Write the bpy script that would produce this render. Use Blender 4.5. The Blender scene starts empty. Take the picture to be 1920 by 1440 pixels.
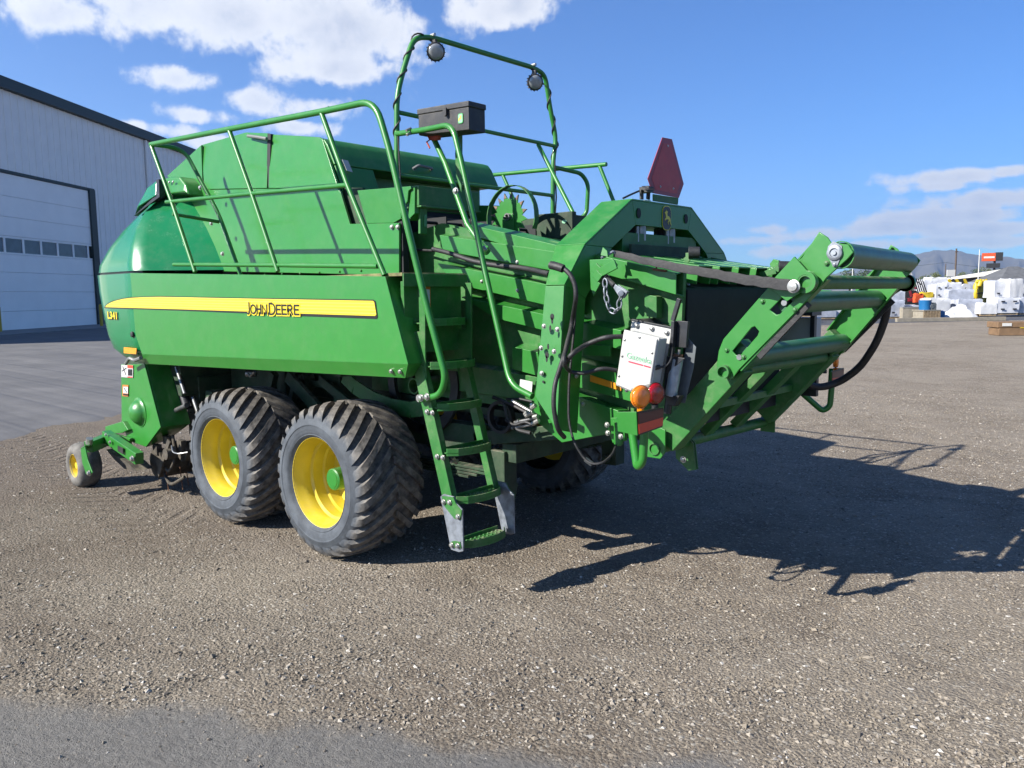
import bpy, bmesh, math, random
import numpy as np
from mathutils import Vector, Matrix
random.seed(7); rng = np.random.default_rng(11)
S = bpy.context.scene; COL = S.collection
PI = math.pi
# ------------------------------------------------------------------ camera
# the baler's own frame is the world: X towards its tail, Y towards its far side, Z up
cam_d = bpy.data.cameras.new('camera'); cam = bpy.data.objects.new('camera', cam_d); COL.objects.link(cam)
cam.matrix_world = Matrix(((0.7440, -0.0660, 0.6649, 5.077), (0.6681, 0.0912, -0.7385, -4.365),
                           (-0.0119, 0.9936, 0.1120, 1.75), (0, 0, 0, 1)))
cam_d.lens = 28.125; cam_d.sensor_width = 36; cam_d.clip_start = 0.05; cam_d.clip_end = 60000
S.camera = cam
# ------------------------------------------------------------------ sun and sky
SUN_AZ, SUN_EL = math.radians(-113.0), math.radians(33.5)
sd = Vector((math.cos(SUN_EL)*math.cos(SUN_AZ), math.cos(SUN_EL)*math.sin(SUN_AZ), math.sin(SUN_EL)))
sl = bpy.data.lights.new('sun', 'SUN'); sun = bpy.data.objects.new('sun', sl); COL.objects.link(sun)
sl.energy = 5.0; sl.angle = math.radians(0.5); sl.color = (1.0, 0.955, 0.88)
sun.rotation_euler = sd.to_track_quat('Z', 'Y').to_euler(); sun.location = (0, -20, 30)
S.view_settings.view_transform = 'Standard'; S.view_settings.look = 'None'
S.view_settings.exposure = 1.42; S.view_settings.gamma = 1.0; S.view_settings.use_curve_mapping = False
S.cycles.volume_step_rate = 8; S.cycles.volume_max_steps = 32

class NT:
    """small node-tree helper"""
    def __init__(s, tree): s.t = tree; s.n = tree.nodes; s.l = tree.links
    def new(s, typ, **kw):
        n = s.n.new(typ)
        for k, v in kw.items():
            if k == 'inp':
                for kk, vv in v.items(): s.set(n, kk, vv)
            else: setattr(n, k, v)
        return n
    def set(s, n, key, v):
        sock = n.inputs[key]
        if isinstance(v, bpy.types.NodeSocket): s.l.new(v, sock)
        else: sock.default_value = v
    def math(s, op, a, b=0.0, c=None, clamp=False):
        n = s.n.new('ShaderNodeMath'); n.operation = op; n.use_clamp = clamp
        s.set(n, 0, a); s.set(n, 1, b)
        if c is not None: s.set(n, 2, c)
        return n.outputs[0]
    def vmath(s, op, a, b=(0, 0, 0)):
        n = s.n.new('ShaderNodeVectorMath'); n.operation = op
        s.set(n, 0, a)
        if op == 'SCALE': s.set(n, 3, b)
        else: s.set(n, 1, b)
        return n.outputs['Value'] if op in ('DOT_PRODUCT', 'LENGTH', 'DISTANCE') else n.outputs['Vector']
    def noise(s, vec, scale, detail=4, rough=0.55, dist=0.0, out=0):
        n = s.n.new('ShaderNodeTexNoise'); s.set(n, 'Vector', vec)
        n.inputs['Scale'].default_value = scale; n.inputs['Detail'].default_value = detail
        n.inputs['Roughness'].default_value = rough; n.inputs['Distortion'].default_value = dist
        return n.outputs[out]
    def ramp(s, v, lo, hi, smooth=True):
        n = s.n.new('ShaderNodeMapRange'); n.interpolation_type = 'SMOOTHSTEP' if smooth else 'LINEAR'
        s.set(n, 0, v); n.inputs[1].default_value = lo; n.inputs[2].default_value = hi
        return n.outputs[0]
    def mix(s, f, a, b, blend='MIX'):
        n = s.n.new('ShaderNodeMix'); n.data_type = 'RGBA'; n.blend_type = blend
        s.set(n, 0, f); s.set(n, 6, a if not isinstance(a, tuple) else (*a[:3], 1)); s.set(n, 7, b if not isinstance(b, tuple) else (*b[:3], 1))
        return n.outputs[2]

W = bpy.data.worlds.new('World'); S.world = W; W.use_nodes = True
W.node_tree.nodes.clear(); w = NT(W.node_tree)
tc = w.new('ShaderNodeTexCoord'); D = tc.outputs['Generated']
sky = w.new('ShaderNodeTexSky'); sky.sky_type = 'NISHITA'; sky.sun_disc = False
sky.sun_elevation = SUN_EL; sky.sun_rotation = math.radians(90) - SUN_AZ
sky.air_density = 1.0; sky.dust_density = 0.25; sky.ozone_density = 3.0; sky.altitude = 1400
sep = w.new('ShaderNodeSeparateXYZ'); w.l.new(D, sep.inputs[0])
dz = w.math('MAXIMUM', sep.outputs[2], 0.02)
inv = w.math('DIVIDE', 1.0, w.math('ADD', dz, 0.06))
P = w.vmath('SCALE', D, inv)                                   # direction projected on a high flat layer
n1 = w.noise(P, 1.25, 9, 0.56, 0.25)
nd = w.math('ADD', w.math('MULTIPLY', w.noise(D, 6.0, 4, 0.5, 0.2), .3), w.math('MULTIPLY', w.noise(D, 19.0, 13, 0.60, 0.1), .7))
blobs = None
def blob(d, sx, sz, amp):
    """cloud bank centred on direction d, half-widths in radians across and up"""
    global blobs
    d = Vector(d); r = d.cross(Vector((0, 0, 1))).normalized(); u = r.cross(d).normalized()
    a = w.vmath('DOT_PRODUCT', D, tuple(r)); b = w.vmath('DOT_PRODUCT', D, tuple(u)); f = w.vmath('DOT_PRODUCT', D, tuple(d))
    q = w.math('ADD', w.math('POWER', w.math('ABSOLUTE', w.math('DIVIDE', a, sx)), 2.0), w.math('POWER', w.math('ABSOLUTE', w.math('DIVIDE', b, sz)), 2.0))
    g = w.math('MULTIPLY', w.math('MULTIPLY', w.math('EXPONENT', w.math('MULTIPLY', q, -1.0)), amp), w.math('GREATER_THAN', f, 0.0))
    blobs = g if blobs is None else w.math('MAXIMUM', blobs, g)
for d, sx, sz, amp in (((-0.835, 0.456, 0.308), .215, .045, 1.0), ((-0.895, 0.342, 0.287), .085, .030, .92), ((-0.766, 0.571, 0.294), .105, .050, 1.0), ((-0.771, 0.581, 0.260), .09, .022, .86), ((-0.636, 0.700, 0.325), .075, .032, 1.0),
                       ((-0.871, 0.431, 0.237), .055, .016, .80), ((-0.838, 0.500, 0.219), .045, .018, .78), ((-0.869, 0.452, 0.201), .055, .013, .82), ((-0.886, 0.426, 0.183), .055, .012, .80),
                       ((-0.868, 0.466, 0.175), .06, .012, .80), ((-0.899, 0.398, 0.185), .022, .010, .76), ((-0.798, 0.562, 0.217), .06, .014, .70), ((-0.816, 0.544, 0.194), .05, .010, .66),
                       ((-0.434, 0.899, 0.059), .06, .009, .78), ((-0.390, 0.920, 0.046), .09, .010, .80), ((-0.358, 0.932, 0.063), .07, .012, .86), ((-0.315, 0.948, 0.049), .10, .009, .80), ((-0.285, 0.956, 0.069), .09, .011, .86),
                       ((-0.235, 0.969, 0.078), .09, .012, .90), ((-0.187, 0.978, 0.093), .09, .013, .92), ((-0.196, 0.979, 0.062), .10, .010, .84), ((-0.234, 0.971, 0.051), .12, .008, .76), ((-0.176, 0.983, 0.049), .10, .007, .74),
                       ((-0.231, 0.966, 0.118), .060, .011, .90), ((-0.245, 0.963, 0.110), .045, .008, .78), ((-0.179, 0.977, 0.120), .05, .009, .82), ((-0.412, 0.909, 0.070), .04, .008, .72)):
    blob(d, sx, sz, amp)
# cumulus field elsewhere in the sky comes from the same noise
base = w.math('MULTIPLY', w.ramp(n1, .50, .80), 0.55)
shape = w.math('MAXIMUM', blobs, w.math('MULTIPLY', base, 0.0))
dens_raw = w.math('ADD', shape, w.math('MULTIPLY', w.math('SUBTRACT', nd, 0.5), 2.7))
cover = w.ramp(dens_raw, .32, .74)
# shading of the clouds by their own thickness: thick cores seen from below are greyer
up = w.vmath('ADD', D, (0.0, 0.0, 0.018))
nd2 = w.math('ADD', w.math('MULTIPLY', w.noise(up, 6.0, 4, 0.5, 0.2), .3), w.math('MULTIPLY', w.noise(up, 19.0, 13, 0.60, 0.1), .7))
lit = w.ramp(w.math('SUBTRACT', nd, nd2), -.07, .10)
core = w.ramp(dens_raw, .50, 1.35)
cl_col = w.mix(core, (7.6, 7.7, 7.9), (4.3, 4.7, 5.7))
cl_col = w.mix(w.math('MULTIPLY', lit, .45), cl_col, (8.6, 8.5, 8.4))
hs = w.new('ShaderNodeHueSaturation'); hs.inputs['Saturation'].default_value = 1.12; w.l.new(sky.outputs[0], hs.inputs['Color'])
skyc = w.mix(1.0, hs.outputs[0], (0.475, 0.89, 1.31), 'MULTIPLY')
alpha = w.math('MULTIPLY', cover, w.math('SUBTRACT', 0.96, w.math('MULTIPLY', w.ramp(sep.outputs[2], .10, .0), .35)))
allc = w.mix(alpha, skyc, cl_col)
bg = w.new('ShaderNodeBackground'); w.l.new(allc, bg.inputs[0]); bg.inputs[1].default_value = 0.050
wo = w.new('ShaderNodeOutputWorld'); w.l.new(bg.outputs[0], wo.inputs[0])

# ------------------------------------------------------------------ materials
MATS = {}
def mat(name, col, rough=.5, metal=0.0, coat=0.0, var=.12, vscale=6, dust=0.0, bump=0.0, bscale=60, spec=.5, coord='Object', scratch=0.0, k=.60):
    m = bpy.data.materials.new(name); m.use_nodes = True; m.node_tree.nodes.clear(); t = NT(m.node_tree)
    col = tuple(c*k for c in col)
    co = t.new('ShaderNodeTexCoord').outputs[coord]
    nz = t.noise(co, vscale, 6, .6)
    dark = tuple(c*(1-var) for c in col); lite = tuple(min(1, c*(1+var)) for c in col)
    c = t.mix(t.ramp(nz, .3, .7), dark, lite)
    b = t.new('ShaderNodeBsdfPrincipled')
    r = t.math('ADD', rough-.08, t.math('MULTIPLY', t.noise(co, vscale*3.1, 5, .65), .16))
    if dust > 0:
        geo = t.new('ShaderNodeNewGeometry'); sp = t.new('ShaderNodeSeparateXYZ'); t.l.new(geo.outputs['Normal'], sp.inputs[0])
        upf = t.ramp(sp.outputs[2], .1, .95)
        dn = t.ramp(t.noise(co, 9.0, 9, .76), .42, .70)
        d = t.math('MULTIPLY', t.math('MULTIPLY', dn, t.math('ADD', t.math('MULTIPLY', upf, 1.6), .35)), dust, clamp=True)
        c = t.mix(d, c, (.30, .26, .19)); r = t.math('ADD', r, t.math('MULTIPLY', d, .5), clamp=True)
    if scratch > 0:
        mp = t.new('ShaderNodeMapping'); t.l.new(co, mp.inputs[0]); mp.inputs['Scale'].default_value = (1, 1, 9)
        sc = t.ramp(t.noise(mp.outputs[0], 22, 4, .7), .70, .76)
        c = t.mix(t.math('MULTIPLY', sc, scratch), c, (.42, .42, .36))
    t.l.new(c, b.inputs['Base Color']); t.l.new(r, b.inputs['Roughness'])
    b.inputs['Metallic'].default_value = metal; b.inputs['Coat Weight'].default_value = coat; b.inputs['Coat Roughness'].default_value = .12
    b.inputs['Specular IOR Level'].default_value = spec
    if bump > 0:
        bp = t.new('ShaderNodeBump'); bp.inputs['Strength'].default_value = bump; bp.inputs['Distance'].default_value = .01
        t.l.new(t.noise(co, bscale, 6, .6), bp.inputs['Height']); t.l.new(bp.outputs[0], b.inputs['Normal'])
    o = t.new('ShaderNodeOutputMaterial'); t.l.new(b.outputs[0], o.inputs[0]); MATS[name] = m; return m
GREEN = (.026, .235, .026)
mat('green_paint', GREEN, .40, coat=.15, var=.04, vscale=9, dust=.08, scratch=.25)
mat('green_frame', (.022, .185, .024), .52, coat=.0, var=.14, vscale=5, dust=.45, scratch=.4)
mat('green_panel', (.034, .262, .032), .34, coat=.3, var=.03, vscale=14, dust=.12, scratch=.12)
mat('nose_green', (.004, .235, .070), .24, coat=.6, var=.06, vscale=1.1, dust=.06)
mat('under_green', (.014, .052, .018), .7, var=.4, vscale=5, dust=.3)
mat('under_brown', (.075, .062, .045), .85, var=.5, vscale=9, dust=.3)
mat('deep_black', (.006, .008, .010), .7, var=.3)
mat('yellow_paint', (.96, .72, .045), .36, coat=.25, var=.06, vscale=5, dust=.12)
mat('bolt_steel', (.62, .61, .57), .38, metal=.75, var=.15, vscale=60)
mat('steel', (.42, .42, .41), .38, metal=.85, var=.25, vscale=14)
mat('galvanised', (.30, .33, .37), .5, metal=.5, var=.35, vscale=18)
mat('white_box', (.60, .60, .57), .42, var=.04, vscale=9, dust=.10)
mat('black_plastic', (.014, .015, .018), .5, var=.25, vscale=8, dust=.25, bump=.15, bscale=120)
mat('black_rubber', (.016, .016, .018), .6, var=.3, vscale=12, bump=.3, bscale=40, dust=.06)
mat('black_paint', (.016, .018, .024), .4, var=.2, dust=.12)
mat('lamp_glass', (.42, .44, .45), .22, metal=.3, var=.1, vscale=40)
mat('rust', (.20, .085, .035), .85, var=.4, vscale=30)
mat('smv_red', (.62, .040, .040), .45, var=.1, vscale=20, dust=.2)
mat('smv_border', (.40, .028, .045), .4, var=.1)
mat('orange_red', (.95, .08, .03), .4, var=.06, vscale=30)
mat('reflector_maroon', (.11, .008, .012), .35, var=.08)
mat('amber_decal', (.95, .37, .012), .4, var=.08, vscale=20)
mat('decal_black', (.012, .011, .010), .4, var=.1)
mat('decal_white', (.68, .68, .66), .5, var=.05, vscale=40)
mat('decal_orange', (.75, .22, .03), .5, var=.05)
mat('decal_yellow', (.96, .74, .03), .38, var=.03)
mat('text_green', (.30, .62, .38), .5, var=.1)
mat('text_red', (.70, .03, .08), .5, var=.1)
mat('emblem_green', (.05, .40, .08), .4, var=.05)
mat('cylinder_silver', (.46, .53, .60), .35, metal=.35, var=.2, vscale=25, dust=.15)
mat('grey_plate', (.16, .18, .19), .45, metal=.3, var=.2, vscale=10)
mat('rust_steel', (.26, .17, .14), .5, metal=.4, var=.3, vscale=30)
mat('roller_green', (.018, .150, .045), .45, coat=.05, var=.15, vscale=6, dust=.12)
mat('gauge_rubber', (.19, .178, .16), .85, var=.35, vscale=14, bump=.2)
mat('strap_black', (.010, .010, .013), .62, var=.25, vscale=20, bump=.2, bscale=30, spec=.35)
mat('rag', (.55, .10, .06), .8, var=.2)
mat('handle_grey', (.20, .21, .20), .5, var=.1)
mat('walkway_rust', (.20, .19, .07), .8, var=.45, vscale=18)

def m_stripe():
    m = bpy.data.materials.new('stripe_yellow'); m.use_nodes = True; t = NT(m.node_tree); b = t.n['Principled BSDF']
    sp = t.new('ShaderNodeSeparateXYZ'); t.l.new(t.new('ShaderNodeTexCoord').outputs['Object'], sp.inputs[0])
    s_ = t.math('SINE', t.math('MULTIPLY', t.math('ADD', sp.outputs[2], t.math('MULTIPLY', sp.outputs[0], .012)), 330.0))
    t.l.new(t.mix(t.ramp(s_, .1, .9), (.55, .41, .020), (.60, .50, .07)), b.inputs['Base Color']); b.inputs['Roughness'].default_value = .34
    MATS['stripe_yellow'] = m
m_stripe()
def m_lens(name, col, em):
    m = bpy.data.materials.new(name); m.use_nodes = True; t = NT(m.node_tree); b = t.n['Principled BSDF']
    co = t.new('ShaderNodeTexCoord').outputs['Object']
    wv = t.new('ShaderNodeTexWave'); t.l.new(co, wv.inputs[0]); wv.inputs['Scale'].default_value = 55; wv.bands_direction = 'Y'
    t.l.new(t.mix(wv.outputs[1], tuple(c*.75 for c in col), col), b.inputs['Base Color'])
    b.inputs['Roughness'].default_value = .12; b.inputs['Coat Weight'].default_value = .8
    b.inputs['Transmission Weight'].default_value = .25; b.inputs['IOR'].default_value = 1.45
    bp = t.new('ShaderNodeBump'); bp.inputs['Strength'].default_value = .3; bp.inputs['Distance'].default_value = .003
    t.l.new(wv.outputs[1], bp.inputs['Height']); t.l.new(bp.outputs[0], b.inputs['Normal'])
    MATS[name] = m
m_lens('lens_amber', (1.0, .26, .012), 0); m_lens('lens_red', (.42, .004, .008), 0)
def m_tyre():
    m = bpy.data.materials.new('tyre_rubber'); m.use_nodes = True; t = NT(m.node_tree); b = t.n['Principled BSDF']
    co = t.new('ShaderNodeTexCoord').outputs['Object']
    sp = t.new('ShaderNodeSeparateXYZ'); t.l.new(co, sp.inputs[0])
    rad = t.math('SQRT', t.math('ADD', t.math('POWER', sp.outputs[0], 2.0), t.math('POWER', sp.outputs[2], 2.0)))
    n = t.noise(co, 7, 9, .68)
    dirt = t.ramp(t.math('ADD', t.math('MULTIPLY', t.math('SUBTRACT', rad, .425), 5.0), t.math('MULTIPLY', t.math('SUBTRACT', n, .5), .9)), .0, .40)
    side = t.mix(t.ramp(n, .3, .72), (.030, .036, .044), (.066, .077, .090))
    trd = t.mix(t.ramp(t.noise(co, 16, 8, .7), .3, .72), (.038, .034, .030), (.190, .170, .142))
    t.l.new(t.mix(dirt, side, trd), b.inputs['Base Color']); b.inputs['Roughness'].default_value = .78
    bp = t.new('ShaderNodeBump'); bp.inputs['Strength'].default_value = .5; bp.inputs['Distance'].default_value = .004
    w2 = t.math('SINE', t.math('MULTIPLY', rad, 300.0))
    t.l.new(t.math('ADD', t.noise(co, 45, 8, .7), t.math('MULTIPLY', w2, .08)), bp.inputs['Height']); t.l.new(bp.outputs[0], b.inputs['Normal'])
    MATS['tyre_rubber'] = m
m_tyre()

# ------------------------------------------------------------------ mesh helpers
def V(*a): return Vector(a[0]) if len(a) == 1 else Vector(a)
SPLIT = {'tine_band', 'bolt', 'worn_tip', 'gusset', 'slot', 'print', 'wheel_nut', 'fitting'}
class MB:
    """collects shapes; build() links them as ONE mesh object"""
    def __init__(s): s.v = []; s.f = []; s.mi = []; s.cur = 0; s.chunks = []
    def add(s, vs, fs):
        o = len(s.v); s.chunks.append((o, len(s.f))); s.v += [tuple(x) for x in vs]; s.f += [tuple(i+o for i in f) for f in fs]; s.mi += [s.cur]*len(fs); return s
    def box(s, c, size, ax=None):
        c = V(c); hx, hy, hz = (q/2 for q in size)
        A = ax or (V(1, 0, 0), V(0, 1, 0), V(0, 0, 1))
        vs = [c+A[0]*(hx*i)+A[1]*(hy*j)+A[2]*(hz*k) for i in (-1, 1) for j in (-1, 1) for k in (-1, 1)]
        return s.add(vs, [(0, 1, 3, 2), (4, 6, 7, 5), (0, 4, 5, 1), (2, 3, 7, 6), (0, 2, 6, 4), (1, 5, 7, 3)])
    def bar(s, p, q, w, h, up=(0, 0, 1)):
        p, q = V(p), V(q); d = (q-p); L = d.length; d.normalize(); u = V(up); sdx = d.cross(u)
        if sdx.length < 1e-4: sdx = d.cross(V(1, 0, 0))
        sdx.normalize(); u = sdx.cross(d)
        return s.box((p+q)/2, (L, w, h), (d, sdx, u))
    def prism(s, pts, off):
        """planar polygon of 3D points extruded by the vector off"""
        pts = [V(p) for p in pts]; off = V(off); n = len(pts)
        nrm = Vector((0, 0, 0))
        for i in range(n): nrm += pts[i].cross(pts[(i+1) % n])
        if nrm.dot(off) > 0: pts = pts[::-1]
        vs = pts + [p+off for p in pts]
        fs = [tuple(range(n)), tuple(range(2*n-1, n-1, -1))] + [((i+1) % n, i, n+i, n+(i+1) % n) for i in range(n)]
        return s.add(vs, fs)
    def yprism(s, prof, y0, y1): return s.prism([(x, y0, z) for x, z in prof], (0, y1-y0, 0))
    def xprism(s, prof, x0, x1): return s.prism([(x0, y, z) for y, z in prof], (x1-x0, 0, 0))
    def zprism(s, prof, z0, z1): return s.prism([(x, y, z0) for x, y in prof], (0, 0, z1-z0))
    def tube(s, pts, r, seg=12, caps=True, fillet=0.0):
        pts = [V(p) for p in pts]
        if fillet > 0 and len(pts) > 2:
            out = [pts[0]]
            for i in range(1, len(pts)-1):
                a, b, c = pts[i-1], pts[i], pts[i+1]
                fr = min(fillet, (a-b).length*.48, (c-b).length*.48)
                p0 = b+(a-b).normalized()*fr; p1 = b+(c-b).normalized()*fr
                for k in range(7):
                    t = k/6; out.append(p0*(1-t)**2+b*2*t*(1-t)+p1*t*t)
            out.append(pts[-1]); pts = out
        rr = r if isinstance(r, (list, tuple)) else [r]*len(pts)
        vs = []; n = len(pts); prev = None
        for i, p in enumerate(pts):
            d = (pts[min(i+1, n-1)]-pts[max(i-1, 0)]).normalized()
            if prev is None:
                a = d.cross(V(0, 0, 1));
                if a.length < .1: a = d.cross(V(1, 0, 0))
            else: a = prev - d*prev.dot(d)
            a.normalize(); prev = a; b = d.cross(a)
            for k in range(seg):
                an = 2*PI*k/seg; vs.append(p+(a*math.cos(an)+b*math.sin(an))*rr[i])
        fs = [(i*seg+k, i*seg+(k+1) % seg, (i+1)*seg+(k+1) % seg, (i+1)*seg+k) for i in range(n-1) for k in range(seg)]
        if caps: fs += [tuple(range(seg))[::-1], tuple((n-1)*seg+k for k in range(seg))]
        return s.add(vs, fs)
    def cyl(s, p, q, r, seg=16, r2=None): return s.tube([p, q], [r, r if r2 is None else r2], seg)
    def pipe(s, p, q, r, ri, seg=20):
        """open tube with wall thickness"""
        p, q = V(p), V(q); d = (q-p).normalized(); a = d.cross(V(0, 0, 1))
        if a.length < .1: a = d.cross(V(1, 0, 0))
        a.normalize(); b = d.cross(a); vs = []
        for c, R in ((p, r), (q, r), (q, ri), (p, ri)):
            vs += [c+(a*math.cos(2*PI*k/seg)+b*math.sin(2*PI*k/seg))*R for k in range(seg)]
        return s.add(vs, [(j*seg+k, j*seg+(k+1) % seg, ((j+1) % 4)*seg+(k+1) % seg, ((j+1) % 4)*seg+k) for j in range(4) for k in range(seg)])
    def lathe(s, prof, o, axis=(0, 1, 0), seg=32, closed=False):
        """prof = (distance along axis, radius)"""
        o = V(o); d = V(axis).normalized(); a = d.cross(V(0, 0, 1))
        if a.length < .1: a = d.cross(V(1, 0, 0))
        a.normalize(); b = d.cross(a); vs = []; n = len(prof)
        for t, r in prof: vs += [o+d*t+(a*math.cos(2*PI*k/seg)+b*math.sin(2*PI*k/seg))*r for k in range(seg)]
        fs = [(j*seg+k, (j+1)*seg+k, (j+1)*seg+(k+1) % seg, j*seg+(k+1) % seg) for j in range(n-1) for k in range(seg)]
        if closed: fs += [((n-1)*seg+k, k, (k+1) % seg, (n-1)*seg+(k+1) % seg) for k in range(seg)]
        return s.add(vs, fs)
    def bolt(s, p, n, r=.012):
        n = V(n).normalized(); p = V(p)
        s.lathe([(0, r*1.35), (r*.25, r*1.35), (r*.25, r), (r*.95, r*.85), (r*1.1, r*.4), (r*1.12, 0.0)], p, n, 8); return s
    def mesh(s, name, mats, angle=38, smooth=True):
        me = bpy.data.meshes.new(name); me.from_pydata(s.v, [], s.f)
        bm = bmesh.new(); bm.from_mesh(me)
        for i, f in enumerate(bm.faces): f.material_index = s.mi[i]; f.smooth = smooth
        bmesh.ops.recalc_face_normals(bm, faces=bm.faces)
        th = math.radians(angle)
        for e in bm.edges: e.smooth = len(e.link_faces) == 2 and e.calc_face_angle(0) < th
        for f in bm.faces:
            if smooth and not any(e.smooth and e.calc_face_angle(0) > .02 for e in f.edges if len(e.link_faces) == 2): f.smooth = False
        bm.to_mesh(me); bm.free()
        for m_ in (mats if isinstance(mats, (list, tuple)) else [mats]): me.materials.append(MATS[m_])
        return me
    def build(s, name, mats, parent=None, bevel=0.0, angle=38, label=None, smooth=True):
        if name in SPLIT and len(s.chunks) > 1:
            ends = s.chunks[1:]+[(len(s.v), len(s.f))]; o = None
            for (v0, f0), (v1, f1) in zip(s.chunks, ends):
                q = MB(); q.v = s.v[v0:v1]; q.f = [tuple(i-v0 for i in f) for f in s.f[f0:f1]]; q.mi = s.mi[f0:f1]
                o = link(name, q.mesh(name, mats, angle, smooth), parent, bevel, label)
            return o
        return link(name, s.mesh(name, mats, angle, smooth), parent, bevel, label)
def link(name, me, parent=None, bevel=0.0, label=None):
    o = bpy.data.objects.new(name, me); COL.objects.link(o)
    if parent: o.parent = parent
    if label: o['label'] = label
    if bevel > 0:
        b = o.modifiers.new('edge', 'BEVEL'); b.width = bevel; b.segments = 2; b.limit_method = 'ANGLE'; b.angle_limit = math.radians(40); b.harden_normals = True
    return o
def thing(name, label, cat, loc=(0, 0, 0), rz=0.0, group=None):
    o = bpy.data.objects.new(name, None); COL.objects.link(o); o.location = loc; o.rotation_euler = (0, 0, rz); o.empty_display_size = .2
    o['label'] = label; o['category'] = cat
    if group: o['group'] = group
    return o
def tag(o, label=None, cat=None, group=None, kind=None):
    if label: o['label'] = label
    if cat: o['category'] = cat
    if group: o['group'] = group
    if kind: o['kind'] = kind
    return o
def plate(name, outer, holes, origin, ux, uy, thick, m, parent, bev=.003):
    """flat plate with real holes; outline in 2D of the plane (ux, uy) at origin, thickness along ux x uy"""
    cu = bpy.data.curves.new(name, 'CURVE'); cu.dimensions = '2D'; cu.fill_mode = 'BOTH'; cu.extrude = thick/2-bev; cu.bevel_depth = bev; cu.bevel_resolution = 1; cu.offset = -bev
    for ring in [outer]+list(holes):
        sp = cu.splines.new('POLY'); sp.points.add(len(ring)-1); sp.use_cyclic_u = True
        for p_, q in zip(sp.points, ring): p_.co = (q[0], q[1], 0, 1)
    tmp = bpy.data.objects.new('tmp', cu); me = bpy.data.meshes.new_from_object(tmp); bpy.data.objects.remove(tmp)
    ux, uy = V(ux), V(uy); n = ux.cross(uy)
    me.transform(Matrix(((ux.x, uy.x, n.x, origin[0]), (ux.y, uy.y, n.y, origin[1]), (ux.z, uy.z, n.z, origin[2]), (0, 0, 0, 1))))
    me.name = name; me.materials.clear(); me.materials.append(MATS[m]); return link(name, me, parent)
def text(name, body, size, loc, ux, uy, m, parent, extrude=.0008, offset=0.0, sx=1.0, spacing=1.0):
    cu = bpy.data.curves.new(name, 'FONT'); cu.body = body; cu.size = size; cu.extrude = extrude; cu.offset = offset; cu.space_character = spacing
    tmp = bpy.data.objects.new('tmp', cu); me = bpy.data.meshes.new_from_object(tmp); bpy.data.objects.remove(tmp)
    ux, uy = V(ux).normalized(), V(uy).normalized(); n = ux.cross(uy)
    me.transform(Matrix(((ux.x*sx, uy.x, n.x, loc[0]), (ux.y*sx, uy.y, n.y, loc[1]), (ux.z*sx, uy.z, n.z, loc[2]), (0, 0, 0, 1))))
    me.materials.clear(); me.materials.append(MATS[m]); return link(name, me, parent)
def circ(c, r, n=14, sx=1.0): return [(c[0]+r*sx*math.cos(2*PI*k/n), c[1]+r*math.sin(2*PI*k/n)) for k in range(n)]

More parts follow.
